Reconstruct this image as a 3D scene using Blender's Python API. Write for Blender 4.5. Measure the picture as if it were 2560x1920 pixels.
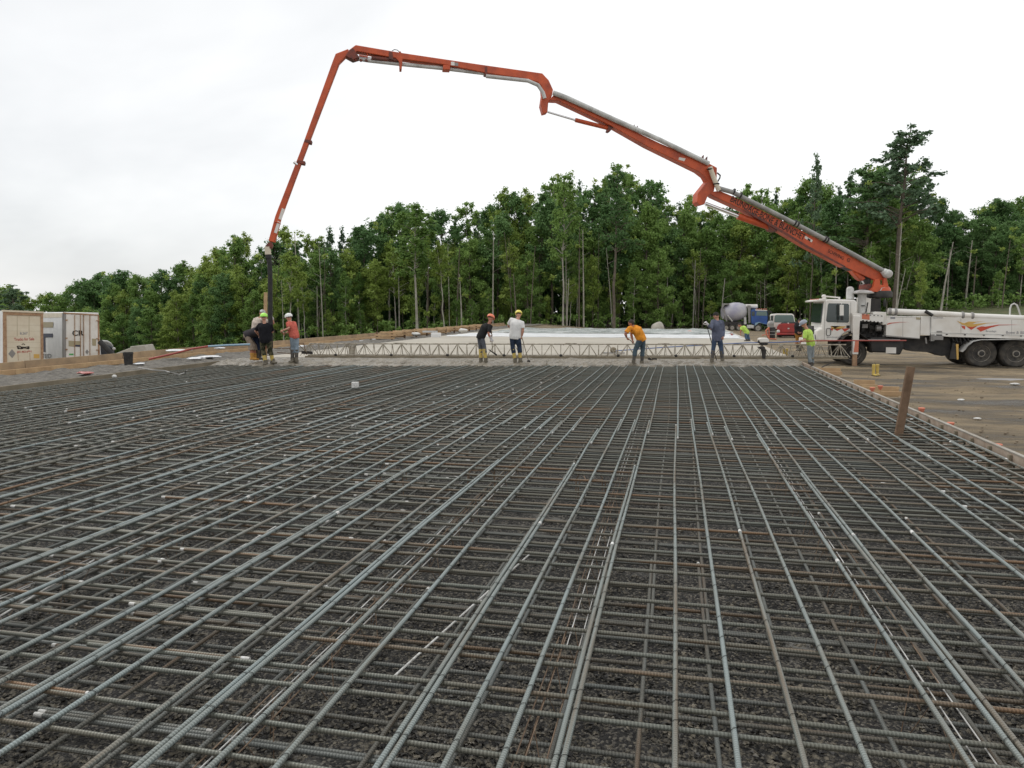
import bpy, math, random
from math import sin, cos, pi, radians as R
from mathutils import Vector as Vec, Matrix, noise as mnoise
import numpy as np
rnd = random.Random(7)
for o in list(bpy.data.objects): bpy.data.objects.remove(o)
scene = bpy.context.scene
col = scene.collection

# ---------------------------------------------------------------- camera
H = 1.87; FPX = 1849.0; W_, H_ = 2560, 1920
YAW = R(12.5); HOR = 772.0
PITCH = math.atan((960-HOR)/FPX)
cam_d = bpy.data.cameras.new('camera'); cam = bpy.data.objects.new('camera', cam_d); col.objects.link(cam)
cam_d.sensor_width = 36; cam_d.lens = 36*FPX/W_; cam_d.clip_start = .05; cam_d.clip_end = 3000
cam.location = (0, 0, H); cam.rotation_euler = (R(90)-PITCH, 0, YAW)
scene.camera = cam
FW = Vec((-sin(YAW), cos(YAW), 0)); RT = Vec((cos(YAW), sin(YAW), 0)); UP = Vec((0, 0, 1))
CF = FW*cos(PITCH)-UP*sin(PITCH); CU = UP*cos(PITCH)+FW*sin(PITCH)
CO = Vec((0, 0, H))
def ray(px, py): return CF + RT*((px-1280)/FPX) + CU*((960-py)/FPX)
def V(px, py, d):
    "point whose horizontal distance along the view is d"
    r = ray(px, py); return CO + r*(d/r.dot(FW))
def G(px, py, z=0.0):
    r = ray(px, py); return CO + r*((z-H)/r.z)
def PY(px, py, Y):
    r = ray(px, py); return CO + r*(Y/r.y)
def C(ox, oy, s): return lambda x, y: (ox+x/s, oy+y/s)
def pxcol(p): return 1280 + FPX*(p.x*RT.x+p.y*RT.y)/max(.1, (p.x*FW.x+p.y*FW.y))
def dep(p): return p.x*FW.x+p.y*FW.y

# ---------------------------------------------------------------- world
w = bpy.data.worlds.new('World'); scene.world = w; w.use_nodes = True
nt = w.node_tree; nt.nodes.clear(); N = nt.nodes.new; L = nt.links.new
out = N('ShaderNodeOutputWorld'); mixs = N('ShaderNodeMixShader'); mixs.inputs[0].default_value = .93
sky = N('ShaderNodeTexSky'); sky.sky_type = 'NISHITA'; sky.sun_disc = False
SUN_EL, SUN_ROT = R(52), R(-60)
sky.sun_elevation = SUN_EL; sky.sun_rotation = SUN_ROT
b1 = N('ShaderNodeBackground'); b1.inputs[1].default_value = .12; L(sky.outputs[0], b1.inputs[0])
tc = N('ShaderNodeTexCoord'); mp = N('ShaderNodeMapping'); mp.inputs['Scale'].default_value = (1, 1, 2.2)
L(tc.outputs['Generated'], mp.inputs[0])
nz = N('ShaderNodeTexNoise'); nz.inputs['Scale'].default_value = 1.7; nz.inputs['Detail'].default_value = 5; nz.inputs['Roughness'].default_value = .5
nz.inputs['Distortion'].default_value = .35
L(mp.outputs[0], nz.inputs['Vector'])
# darker cloud bank to the left of the view
dt = N('ShaderNodeVectorMath'); dt.operation = 'DOT_PRODUCT'
dl = (FW*.62 - RT*.72 + UP*.28).normalized(); dt.inputs[1].default_value = dl
nrm = N('ShaderNodeVectorMath'); nrm.operation = 'NORMALIZE'; L(tc.outputs['Generated'], nrm.inputs[0]); L(nrm.outputs[0], dt.inputs[0])
mr = N('ShaderNodeMapRange'); mr.inputs[1].default_value = .55; mr.inputs[2].default_value = 1.0; mr.inputs[3].default_value = 0; mr.inputs[4].default_value = .34
L(dt.outputs['Value'], mr.inputs[0])
ad = N('ShaderNodeMath'); ad.operation = 'SUBTRACT'; L(nz.outputs['Fac'], ad.inputs[0]); L(mr.outputs[0], ad.inputs[1])
cr = N('ShaderNodeValToRGB'); cr.color_ramp.elements[0].position = .02; cr.color_ramp.elements[0].color = (.58, .595, .61, 1)
cr.color_ramp.elements[1].position = .42; cr.color_ramp.elements[1].color = (1.0, 1.0, .995, 1)
e = cr.color_ramp.elements.new(.2); e.color = (.80, .81, .815, 1)
L(ad.outputs[0], cr.inputs[0])
b2 = N('ShaderNodeBackground'); b2.inputs[1].default_value = 1.02; L(cr.outputs[0], b2.inputs[0])
L(b1.outputs[0], mixs.inputs[1]); L(b2.outputs[0], mixs.inputs[2]); L(mixs.outputs[0], out.inputs[0])
# soft overcast sun
sd = bpy.data.lights.new('sun', 'SUN'); so = bpy.data.objects.new('sun', sd); col.objects.link(so)
sd.energy = 1.0; sd.angle = R(25); sd.color = (1, .97, .92)
so.rotation_euler = Vec((-sin(SUN_ROT)*cos(SUN_EL), -cos(SUN_ROT)*cos(SUN_EL), -sin(SUN_EL))).to_track_quat('-Z', 'Y').to_euler()
scene.view_settings.view_transform = 'Standard'; scene.view_settings.look = 'None'
scene.view_settings.exposure = .12; scene.view_settings.gamma = 1; scene.view_settings.use_curve_mapping = False

# ---------------------------------------------------------------- materials
def mat(name, c, rough=.7, metal=0, n2=None, scale=4, bump=0, bscale=40, mixw=.5, spec=.4, coord='Object', detail=6, lo=.35, hi=.65, bdist=.02):
    m = bpy.data.materials.new(name); m.use_nodes = True; t = m.node_tree; b = t.nodes['Principled BSDF']
    b.inputs['Roughness'].default_value = rough; b.inputs['Metallic'].default_value = metal; b.inputs['Specular IOR Level'].default_value = spec
    b.inputs['Base Color'].default_value = (*c, 1)
    tcn = t.nodes.new('ShaderNodeTexCoord')
    if n2 is not None:
        n = t.nodes.new('ShaderNodeTexNoise'); n.inputs['Scale'].default_value = scale; n.inputs['Detail'].default_value = detail; n.inputs['Roughness'].default_value = .6
        t.links.new(tcn.outputs[coord], n.inputs['Vector'])
        r = t.nodes.new('ShaderNodeValToRGB'); r.color_ramp.elements[0].position = lo; r.color_ramp.elements[1].position = hi
        r.color_ramp.elements[0].color = (*c, 1); r.color_ramp.elements[1].color = (*n2, 1)
        t.links.new(n.outputs['Fac'], r.inputs[0]); t.links.new(r.outputs[0], b.inputs['Base Color'])
    if bump:
        n = t.nodes.new('ShaderNodeTexNoise'); n.inputs['Scale'].default_value = bscale; n.inputs['Detail'].default_value = 8
        t.links.new(tcn.outputs[coord], n.inputs['Vector'])
        bp = t.nodes.new('ShaderNodeBump'); bp.inputs['Strength'].default_value = bump; bp.inputs['Distance'].default_value = bdist
        t.links.new(n.outputs['Fac'], bp.inputs['Height']); t.links.new(bp.outputs[0], b.inputs['Normal'])
    return m
def s2l(r, g, b):
    f = lambda c: ((c/255+.055)/1.055)**2.4 if c/255 > .04045 else c/255/12.92
    return (f(r), f(g), f(b))
M = {}
M['orange'] = mat('boom_orange_paint', (.56, .098, .032), .5, n2=(.26, .05, .028), scale=2.3, lo=.42, hi=.8, bump=.1, bscale=6)
M['orange_dark'] = mat('grimy_orange_paint', (.22, .05, .03), .6, n2=(.08, .04, .035), scale=5)
M['white'] = mat('white_truck_paint', (.72, .70, .66), .4, n2=(.55, .50, .43), scale=1.1, lo=.45, hi=.8)
M['pipe'] = mat('pale_grey_pipe', (.62, .62, .6), .5, n2=(.38, .37, .35), scale=2.5)
M['pipe_dark'] = mat('dull_grey_pipe', (.22, .22, .21), .5, n2=(.36, .35, .33), scale=2)
M['chrome'] = mat('polished_rod', (.75, .76, .77), .2, .9)
M['black'] = mat('black_rubber', (.018, .018, .019), .75, n2=(.04, .038, .034), scale=6)
M['tyre'] = mat('dusty_tyre', (.03, .029, .028), .85, n2=(.085, .075, .062), scale=5)
M['rim'] = mat('dusty_rim', (.42, .40, .36), .5, .3, n2=(.25, .22, .18), scale=8)
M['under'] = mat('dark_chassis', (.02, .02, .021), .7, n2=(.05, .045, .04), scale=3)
M['glass'] = mat('dark_glass', (.02, .035, .035), .08, spec=.8)
M['glass2'] = mat('windscreen_glass', (.10, .16, .15), .08, spec=.8)
M['red'] = mat('faded_red_paint', (.36, .035, .03), .5, n2=(.24, .04, .035), scale=2)
M['red_pale'] = mat('orange_paint_mark', (.55, .18, .11), .7)
M['blue'] = mat('blue_truck_paint', (.035, .10, .33), .4, n2=(.03, .07, .22), scale=2)
M['bluepole'] = mat('blue_pole', (.12, .17, .33), .4)
M['bluepale'] = mat('pale_blue_pole', (.25, .37, .46), .4)
M['redpole'] = mat('red_pole', (.33, .07, .055), .4)
M['gold'] = mat('gold_decal', (.58, .36, .10), .5); M['decal'] = mat('red_decal', (.50, .07, .035), .5)
M['ink'] = mat('black_lettering', (.02, .015, .012), .6); M['inkred'] = mat('red_lettering', (.42, .06, .05), .6); M['inkgrey'] = mat('grey_lettering', (.25, .25, .27), .6)
M['drum'] = mat('mixer_drum', (.52, .51, .52), .5, n2=(.32, .31, .40), scale=.6)
M['wood'] = mat('pale_lumber', (.52, .36, .20), .8, n2=(.38, .25, .14), scale=3, bump=.2)
M['woodgrey'] = mat('weathered_board', (.43, .31, .19), .85, n2=(.27, .20, .13), scale=1.7, bump=.2)
M['wooddark'] = mat('brown_stake', (.115, .07, .04), .8, n2=(.19, .12, .075), scale=7, bump=.2)
M['woodmud'] = mat('muddy_board', (.17, .145, .10), .85, n2=(.25, .21, .15), scale=2, bump=.3)
M['plytop'] = mat('form_face', (.40, .33, .26), .75, n2=(.27, .20, .15), scale=4)
M['rust'] = mat('rust', (.115, .075, .05), .8, n2=(.21, .15, .10), scale=30)
M['wire'] = mat('tie_wire', (.03, .028, .026), .6, .5)
M['whitepaint'] = mat('white_mark_paint', (.72, .72, .70), .7, n2=(.42, .41, .38), scale=25)
M['concrete'] = mat('barrier_concrete', (.42, .40, .35), .85, n2=(.32, .30, .26), scale=3, bump=.3)
M['slab'] = mat('cured_slab', (.42, .385, .32), .65, n2=(.35, .32, .265), scale=.35, bump=.1, bscale=8)
M['fresh'] = mat('fresh_concrete', (.15, .13, .095), .32, n2=(.27, .235, .18), scale=4, bump=1, bscale=10, bdist=.12, spec=.5)
M['poly'] = mat('white_sheeting', (.80, .80, .80), .35, n2=(.62, .64, .66), scale=.9, bump=.7, bscale=1.6, bdist=.3, spec=.6)
M['polyclear'] = mat('clear_sheeting', (.24, .27, .26), .25, n2=(.56, .58, .57), scale=.7, bump=.8, bscale=2, bdist=.3, spec=.8)
M['truss'] = mat('galvanised_truss', (.46, .42, .34), .55, .2, n2=(.20, .17, .13), scale=9)
M['cream'] = mat('cream_trailer_door', (.66, .60, .48), .6, n2=(.58, .50, .38), scale=1.2)
M['trwhite'] = mat('trailer_panel', (.78, .78, .77), .5, n2=(.66, .66, .66), scale=.8)
M['rustframe'] = mat('rusty_frame', (.27, .15, .09), .8, n2=(.42, .28, .17), scale=5)
M['grey'] = mat('grey_metal', (.26, .25, .24), .5, .3)
M['tan'] = mat('tan_patch', (.36, .31, .20), .7)
M['navy'] = mat('navy_mark', (.03, .035, .07), .6)
M['skin'] = mat('skin', (.50, .26, .18), .55); M['skin2'] = mat('tanned_skin', (.40, .17, .11), .55)
M['hair'] = mat('dark_hair', (.045, .035, .028), .8)
M['eye'] = mat('eye', (.02, .015, .012), .3)
M['boulder'] = mat('boulder_stone', (.45, .42, .36), .9, n2=(.28, .26, .23), scale=1.5, bump=.6, bscale=4)
M['bark'] = mat('tree_bark', (.16, .135, .105), .9, n2=(.085, .07, .055), scale=2, bump=.3, bscale=12)
M['bark_pale'] = mat('pale_bark', (.36, .34, .29), .85, n2=(.19, .17, .14), scale=1.2, lo=.45, hi=.7)
M['bark_dark'] = mat('dark_bark', (.07, .058, .045), .9, n2=(.11, .09, .07), scale=2)

def fabric(name, c, k=.6): return mat(name, c, .9, n2=tuple(x*k for x in c), scale=9, bump=.35, bscale=14, bdist=.02, spec=.15)
def camo():
    m = mat('camouflage', (.10, .09, .055), .9, n2=(.03, .035, .022), scale=11, lo=.48, hi=.52, spec=.1, detail=2); return m
def leafmat(name, c1, c2):
    m = bpy.data.materials.new(name); m.use_nodes = True; t = m.node_tree; t.nodes.clear()
    o = t.nodes.new('ShaderNodeOutputMaterial'); at = t.nodes.new('ShaderNodeAttribute'); at.attribute_name = 'tint'
    oi = t.nodes.new('ShaderNodeObjectInfo')
    ml = t.nodes.new('ShaderNodeMath'); ml.operation = 'MULTIPLY_ADD'; ml.inputs[1].default_value = .5; 
    hm = t.nodes.new('ShaderNodeMath'); hm.operation = 'MULTIPLY'; hm.inputs[1].default_value = .5
    t.links.new(at.outputs['Fac'], hm.inputs[0]); t.links.new(oi.outputs['Random'], ml.inputs[0]); t.links.new(hm.outputs[0], ml.inputs[2])
    mx = t.nodes.new('ShaderNodeValToRGB'); mx.color_ramp.elements[0].color = (*c1, 1); mx.color_ramp.elements[1].color = (*c2, 1)
    mx.color_ramp.elements[0].position = .08; mx.color_ramp.elements[1].position = .85
    t.links.new(ml.outputs[0], mx.inputs[0])
    d = t.nodes.new('ShaderNodeBsdfPrincipled'); d.inputs['Roughness'].default_value = .6; d.inputs['Specular IOR Level'].default_value = .22
    tr = t.nodes.new('ShaderNodeBsdfTranslucent'); ms = t.nodes.new('ShaderNodeMixShader'); ms.inputs[0].default_value = .38
    t.links.new(mx.outputs[0], d.inputs['Base Color']); t.links.new(mx.outputs[0], tr.inputs[0])
    t.links.new(d.outputs[0], ms.inputs[1]); t.links.new(tr.outputs[0], ms.inputs[2]); t.links.new(ms.outputs[0], o.inputs[0])
    return m
M['leaf0'] = leafmat('mid_green_leaves', (.125, .225, .055), (.255, .385, .105))
M['leaf1'] = leafmat('deep_green_leaves', (.080, .165, .060), (.165, .285, .098))
M['leaf2'] = leafmat('yellow_green_leaves', (.175, .265, .050), (.320, .410, .100))
M['leaf3'] = leafmat('blue_green_needles', (.085, .150, .085), (.165, .250, .140))

def rebar_mat(name, c1, c2, c3, rough=.45):
    m = bpy.data.materials.new(name); m.use_nodes = True; t = m.node_tree; b = t.nodes['Principled BSDF']; nn = t.nodes.new; l = t.links.new
    b.inputs['Roughness'].default_value = rough; b.inputs['Metallic'].default_value = .25; b.inputs['Specular IOR Level'].default_value = .5
    tcn = nn('ShaderNodeTexCoord'); oi = nn('ShaderNodeObjectInfo')
    # rust: long streaks, more on some bars than on others
    mp = nn('ShaderNodeMapping'); mp.inputs['Scale'].default_value = (.8, 18, 18); l(tcn.outputs['Object'], mp.inputs[0])
    ofs = nn('ShaderNodeVectorMath'); ofs.operation = 'ADD'; cmb = nn('ShaderNodeCombineXYZ')
    ml = nn('ShaderNodeMath'); ml.operation = 'MULTIPLY'; ml.inputs[1].default_value = 57; l(oi.outputs['Random'], ml.inputs[0])
    for k in range(3): l(ml.outputs[0], cmb.inputs[k])
    l(mp.outputs[0], ofs.inputs[0]); l(cmb.outputs[0], ofs.inputs[1])
    n = nn('ShaderNodeTexNoise'); n.inputs['Scale'].default_value = 1; n.inputs['Detail'].default_value = 4; l(ofs.outputs[0], n.inputs['Vector'])
    s = nn('ShaderNodeMath'); s.operation = 'MULTIPLY_ADD'; s.inputs[1].default_value = .21; l(oi.outputs['Random'], s.inputs[0]); l(n.outputs['Fac'], s.inputs[2])
    r = nn('ShaderNodeValToRGB'); els = r.color_ramp.elements; els[0].position = .45; els[0].color = (*c1, 1); els[1].position = .82; els[1].color = (*c3, 1)
    e = els.new(.66); e.color = (*c2, 1)
    l(s.outputs[0], r.inputs[0]); l(r.outputs[0], b.inputs['Base Color'])
    # rolled ribs across the bar
    sx = nn('ShaderNodeSeparateXYZ'); l(tcn.outputs['Object'], sx.inputs[0])
    m1 = nn('ShaderNodeMath'); m1.operation = 'MULTIPLY_ADD'; m1.inputs[1].default_value = 2*pi/.0165; l(sx.outputs['X'], m1.inputs[0])
    m0 = nn('ShaderNodeMath'); m0.operation = 'MULTIPLY'; m0.inputs[1].default_value = 60; l(sx.outputs['Y'], m0.inputs[0]); l(m0.outputs[0], m1.inputs[2])
    sn = nn('ShaderNodeMath'); sn.operation = 'SINE'; l(m1.outputs[0], sn.inputs[0])
    mr = nn('ShaderNodeMapRange'); mr.inputs[1].default_value = .25; mr.inputs[2].default_value = .9; l(sn.outputs[0], mr.inputs[0])
    bp = nn('ShaderNodeBump'); bp.inputs['Strength'].default_value = 1; bp.inputs['Distance'].default_value = .0055
    l(mr.outputs[0], bp.inputs['Height']); l(bp.outputs[0], b.inputs['Normal'])
    return m
M['steelL'] = rebar_mat('blue_grey_rebar', (.255, .30, .295), (.22, .24, .22), (.17, .135, .095), .30)
M['steelT'] = rebar_mat('brown_grey_rebar', (.15, .158, .135), (.145, .135, .105), (.20, .12, .065), .40)
M['steelD'] = rebar_mat('lower_rebar', (.15, .16, .15), (.13, .125, .105), (.15, .10, .06), .5)

# ---------------------------------------------------------------- ground materials
def gravel_mat():
    m = bpy.data.materials.new('dark_crushed_stone'); m.use_nodes = True; t = m.node_tree; b = t.nodes['Principled BSDF']; nn = t.nodes.new; l = t.links.new
    b.inputs['Roughness'].default_value = .75
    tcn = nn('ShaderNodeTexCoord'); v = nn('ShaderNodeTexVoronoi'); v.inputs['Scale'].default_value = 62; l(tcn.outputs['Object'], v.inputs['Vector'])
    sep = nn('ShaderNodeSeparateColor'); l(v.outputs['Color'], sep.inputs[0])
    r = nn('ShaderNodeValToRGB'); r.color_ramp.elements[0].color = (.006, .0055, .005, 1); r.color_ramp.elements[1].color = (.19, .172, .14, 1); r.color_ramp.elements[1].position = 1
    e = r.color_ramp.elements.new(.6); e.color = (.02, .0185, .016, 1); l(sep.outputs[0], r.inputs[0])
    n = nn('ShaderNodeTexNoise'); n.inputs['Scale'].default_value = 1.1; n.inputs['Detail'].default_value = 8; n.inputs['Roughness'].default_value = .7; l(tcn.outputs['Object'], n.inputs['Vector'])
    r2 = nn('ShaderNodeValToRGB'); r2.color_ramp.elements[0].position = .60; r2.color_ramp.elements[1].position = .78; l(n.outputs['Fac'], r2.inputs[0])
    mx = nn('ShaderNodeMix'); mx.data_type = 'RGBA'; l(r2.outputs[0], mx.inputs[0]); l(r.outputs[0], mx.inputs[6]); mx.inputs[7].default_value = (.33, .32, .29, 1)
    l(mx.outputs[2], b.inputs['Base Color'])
    bp = nn('ShaderNodeBump'); bp.inputs['Strength'].default_value = 1; bp.inputs['Distance'].default_value = .016; bp.invert = True
    l(v.outputs['Distance'], bp.inputs['Height']); l(bp.outputs[0], b.inputs['Normal'])
    return m
M['gravel'] = gravel_mat()
M['rim2'] = mat('pale_rim', (.58, .56, .52), .5, .2, n2=(.38, .35, .3), scale=8)
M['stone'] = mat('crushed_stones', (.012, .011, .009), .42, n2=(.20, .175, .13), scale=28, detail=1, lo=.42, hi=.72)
M['palegravel'] = mat('grey_crushed_stone', (.19, .175, .15), .85, n2=(.10, .092, .08), scale=7, bump=1, bscale=22, bdist=.05)
def ground_mat():
    m = bpy.data.materials.new('site_ground'); m.use_nodes = True; t = m.node_tree; b = t.nodes['Principled BSDF']; nn = t.nodes.new; l = t.links.new
    tcn = nn('ShaderNodeTexCoord')
    n = nn('ShaderNodeTexNoise'); n.inputs['Scale'].default_value = .7; n.inputs['Detail'].default_value = 10; n.inputs['Roughness'].default_value = .68; mpg = nn('ShaderNodeMapping'); mpg.inputs['Scale'].default_value = (.35, 1.5, 1); mpg.inputs['Rotation'].default_value = (0, 0, .12); l(tcn.outputs['Object'], mpg.inputs[0]); l(mpg.outputs[0], n.inputs['Vector'])
    r = nn('ShaderNodeValToRGB'); els = r.color_ramp.elements; els[0].position = .38; els[0].color = (.075, .06, .038, 1); els[1].position = .66; els[1].color = (.37, .285, .175, 1)
    e = els.new(.5); e.color = (.225, .175, .11, 1)
    l(n.outputs['Fac'], r.inputs[0])
    ng = nn('ShaderNodeTexNoise'); ng.inputs['Scale'].default_value = 1.5; ng.inputs['Detail'].default_value = 8; l(tcn.outputs['Object'], ng.inputs['Vector'])
    rg = nn('ShaderNodeValToRGB'); rg.color_ramp.elements[0].position = .35; rg.color_ramp.elements[0].color = (.05, .085, .02, 1); rg.color_ramp.elements[1].position = .65; rg.color_ramp.elements[1].color = (.14, .13, .055, 1)
    l(ng.outputs['Fac'], rg.inputs[0])
    at = nn('ShaderNodeAttribute'); at.attribute_name = 'grass'
    mx = nn('ShaderNodeMix'); mx.data_type = 'RGBA'; l(at.outputs['Fac'], mx.inputs[0]); l(r.outputs[0], mx.inputs[6]); l(rg.outputs[0], mx.inputs[7])
    l(mx.outputs[2], b.inputs['Base Color'])
    rr = nn('ShaderNodeValToRGB'); rr.color_ramp.elements[0].position = .36; rr.color_ramp.elements[0].color = (.42, .42, .42, 1); rr.color_ramp.elements[1].position = .48; rr.color_ramp.elements[1].color = (.9, .9, .9, 1)
    l(n.outputs['Fac'], rr.inputs[0]); l(rr.outputs[0], b.inputs['Roughness'])
    n3 = nn('ShaderNodeTexNoise'); n3.inputs['Scale'].default_value = 5; n3.inputs['Detail'].default_value = 12; n3.inputs['Roughness'].default_value = .7; l(tcn.outputs['Object'], n3.inputs['Vector'])
    bp = nn('ShaderNodeBump'); bp.inputs['Strength'].default_value = 1; bp.inputs['Distance'].default_value = .22; l(n3.outputs['Fac'], bp.inputs['Height']); l(bp.outputs[0], b.inputs['Normal'])
    return m
M['ground'] = ground_mat()

# ---------------------------------------------------------------- object helpers
def props(o, label=None, cat=None, group=None, kind=None):
    if label: o['label'] = label
    if cat: o['category'] = cat
    if group: o['group'] = group
    if kind: o['kind'] = kind
    return o
def thing(name, label, cat, loc=(0, 0, 0), group=None):
    o = bpy.data.objects.new(name, None); col.objects.link(o); o.location = loc; o.empty_display_size = .2
    return props(o, label, cat, group)
def wloc(o):
    p = Vec((0, 0, 0))
    while o: p += o.location; o = o.parent
    return p
class MB:
    def __init__(s): s.v = []; s.f = []; s.m = []; s.mi = 0
    def add(s, vs, fs):
        k = len(s.v); s.v += [tuple(v) for v in vs]; s.f += [tuple(i+k for i in f) for f in fs]; s.m += [s.mi]*len(fs); return s
    def box(s, c, size, rot=None):
        hx, hy, hz = [a/2 for a in size]; c = Vec(c)
        vs = [Vec((x, y, z)) for x in (-hx, hx) for y in (-hy, hy) for z in (-hz, hz)]
        if rot is not None: vs = [rot @ v for v in vs]
        return s.add([v+c for v in vs], [(0, 1, 3, 2), (4, 6, 7, 5), (0, 4, 5, 1), (2, 3, 7, 6), (0, 2, 6, 4), (1, 5, 7, 3)])
    def beam(s, a, b, w, h, up=UP):
        a = Vec(a); b = Vec(b); t = (b-a).normalized(); u = t.cross(up)
        if u.length < 1e-4: u = t.cross(Vec((1, 0, 0)))
        u.normalize(); n = u.cross(t)
        vs = [p+u*(sx*w/2)+n*(sz*h/2) for p in (a, b) for sx in (-1, 1) for sz in (-1, 1)]
        return s.add(vs, [(0, 1, 3, 2), (4, 6, 7, 5), (0, 4, 5, 1), (2, 3, 7, 6), (0, 2, 6, 4), (1, 5, 7, 3)])
    def tube(s, pts, rad, n=10, side=None, cap=True):
        pts = [Vec(p) for p in pts]; k = len(pts)
        if not isinstance(rad, (list, tuple)): rad = [rad]*k
        rings = []; u = None
        for i, p in enumerate(pts):
            t = (pts[min(i+1, k-1)]-pts[max(i-1, 0)]).normalized()
            if side is not None: u0 = Vec(side)
            elif u is None: u0 = Vec((1, 0, 0)) if abs(t.x) < .8 else Vec((0, 1, 0))
            else: u0 = u
            u = (u0-t*u0.dot(t))
            if u.length < 1e-4: u = t.orthogonal()
            u.normalize(); w_ = t.cross(u)
            ra = rad[i]; a, b = ra if isinstance(ra, (list, tuple)) else (ra, ra)
            rings.append([p+u*(a*cos(2*pi*j/n))+w_*(b*sin(2*pi*j/n)) for j in range(n)])
        vs = [v for r in rings for v in r]; fs = []
        for i in range(k-1):
            for j in range(n):
                j2 = (j+1) % n; fs.append((i*n+j, i*n+j2, (i+1)*n+j2, (i+1)*n+j))
        if cap:
            fs.append(tuple(reversed(range(n)))); fs.append(tuple(range((k-1)*n, k*n)))
        return s.add(vs, fs)
    def cyl(s, a, b, r0, r1=None, n=14): return s.tube([a, b], [r0, r0 if r1 is None else r1], n)
    def lathe(s, base, axis, prof, n=20):
        axis = Vec(axis).normalized(); base = Vec(base)
        u = axis.orthogonal().normalized(); w_ = axis.cross(u)
        vs = []; fs = []
        for (r, h) in prof:
            for j in range(n): vs.append(base+axis*h+u*(r*cos(2*pi*j/n))+w_*(r*sin(2*pi*j/n)))
        for i in range(len(prof)-1):
            for j in range(n):
                j2 = (j+1) % n; fs.append((i*n+j, i*n+j2, (i+1)*n+j2, (i+1)*n+j))
        fs.append(tuple(reversed(range(n)))); fs.append(tuple(range((len(prof)-1)*n, len(prof)*n)))
        return s.add(vs, fs)
    def prism(s, pts, ext):
        pts = [Vec(p) for p in pts]; ext = Vec(ext); k = len(pts)
        vs = pts+[p+ext for p in pts]
        fs = [tuple(range(k)), tuple(reversed(range(k, 2*k)))]+[(i, i+k, (i+1) % k+k, (i+1) % k) for i in range(k)]
        return s.add(vs, fs)
    def ell(s, c, rad, ax=None, n=14, m=9):
        c = Vec(c); X, Y, Z = ax or (Vec((1, 0, 0)), Vec((0, 1, 0)), Vec((0, 0, 1)))
        vs = [c+Z*rad[2]]
        for i in range(1, m):
            a = pi*i/m
            for j in range(n):
                b = 2*pi*j/n; vs.append(c+X*(rad[0]*sin(a)*cos(b))+Y*(rad[1]*sin(a)*sin(b))+Z*(rad[2]*cos(a)))
        vs.append(c-Z*rad[2]); fs = []
        for j in range(n): fs.append((0, 1+j, 1+(j+1) % n))
        for i in range(m-2):
            for j in range(n):
                a = 1+i*n; fs.append((a+j, a+n+j, a+n+(j+1) % n, a+(j+1) % n))
        a = 1+(m-2)*n
        for j in range(n): fs.append((a+j, len(vs)-1, a+(j+1) % n))
        return s.add(vs, fs)
    def mesh(s, name, mats, off=Vec((0, 0, 0)), smooth=False):
        me = bpy.data.meshes.new(name); me.from_pydata([(x-off[0], y-off[1], z-off[2]) for x, y, z in s.v], [], s.f)
        for m_ in (mats if isinstance(mats, list) else [mats]): me.materials.append(m_)
        if isinstance(mats, list): me.polygons.foreach_set('material_index', s.m)
        import bmesh
        bm = bmesh.new(); bm.from_mesh(me); bmesh.ops.recalc_face_normals(bm, faces=bm.faces); bm.to_mesh(me); bm.free()
        if smooth:
            me.polygons.foreach_set('use_smooth', [True]*len(me.polygons))
            try: me.set_sharp_from_angle(angle=R(40))
            except Exception: pass
        me.update(); return me
    def build(s, name, mats, parent=None, smooth=True, label=None, bevel=0, **kw):
        off = wloc(parent) if parent else Vec((0, 0, 0))
        top = parent is None and kw.get('kind') is None and s.v
        if top:
            xs = np.array(s.v); off = Vec((float(xs[:, 0].mean()), float(xs[:, 1].mean()), float(xs[:, 2].min())))
        me = s.mesh(name, mats, off, smooth); o = bpy.data.objects.new(name, me); col.objects.link(o)
        if parent: o.parent = parent
        elif top: o.location = off
        if bevel:
            b = o.modifiers.new('bevel', 'BEVEL'); b.width = bevel; b.segments = 2; b.limit_method = 'ANGLE'; b.angle_limit = R(40)
        props(o, label, kw.get('cat'), kw.get('group'), kw.get('kind'))
        return o
def text_obj(name, txt, p0, dirv, upv, height, mt, parent, width=None, lift=.004, bold=0.0):
    c = bpy.data.curves.new(name, 'FONT'); c.body = txt; c.size = 1; c.extrude = .002; c.offset = bold
    o = bpy.data.objects.new(name, c); col.objects.link(o)
    dg = bpy.context.evaluated_depsgraph_get(); me = bpy.data.meshes.new_from_object(o.evaluated_get(dg)); bpy.data.objects.remove(o)
    xs = [v.co.x for v in me.vertices]; ys = [v.co.y for v in me.vertices]
    x0, x1, y0, y1 = min(xs), max(xs), min(ys), max(ys)
    dirv = Vec(dirv).normalized(); upv = Vec(upv); upv = (upv-dirv*upv.dot(dirv)).normalized(); nv = dirv.cross(upv)
    sy = height/(y1-y0); sx = (width/(x1-x0)) if width else sy
    off = wloc(parent)
    for v in me.vertices:
        x, y, z = v.co; v.co = Vec(p0)+dirv*((x-x0)*sx)+upv*((y-y0)*sy)+nv*(lift+z*.5)-off
    me.materials.clear(); me.materials.append(mt)
    r = bpy.data.objects.new(name, me); col.objects.link(r); r.parent = parent
    return r

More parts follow.
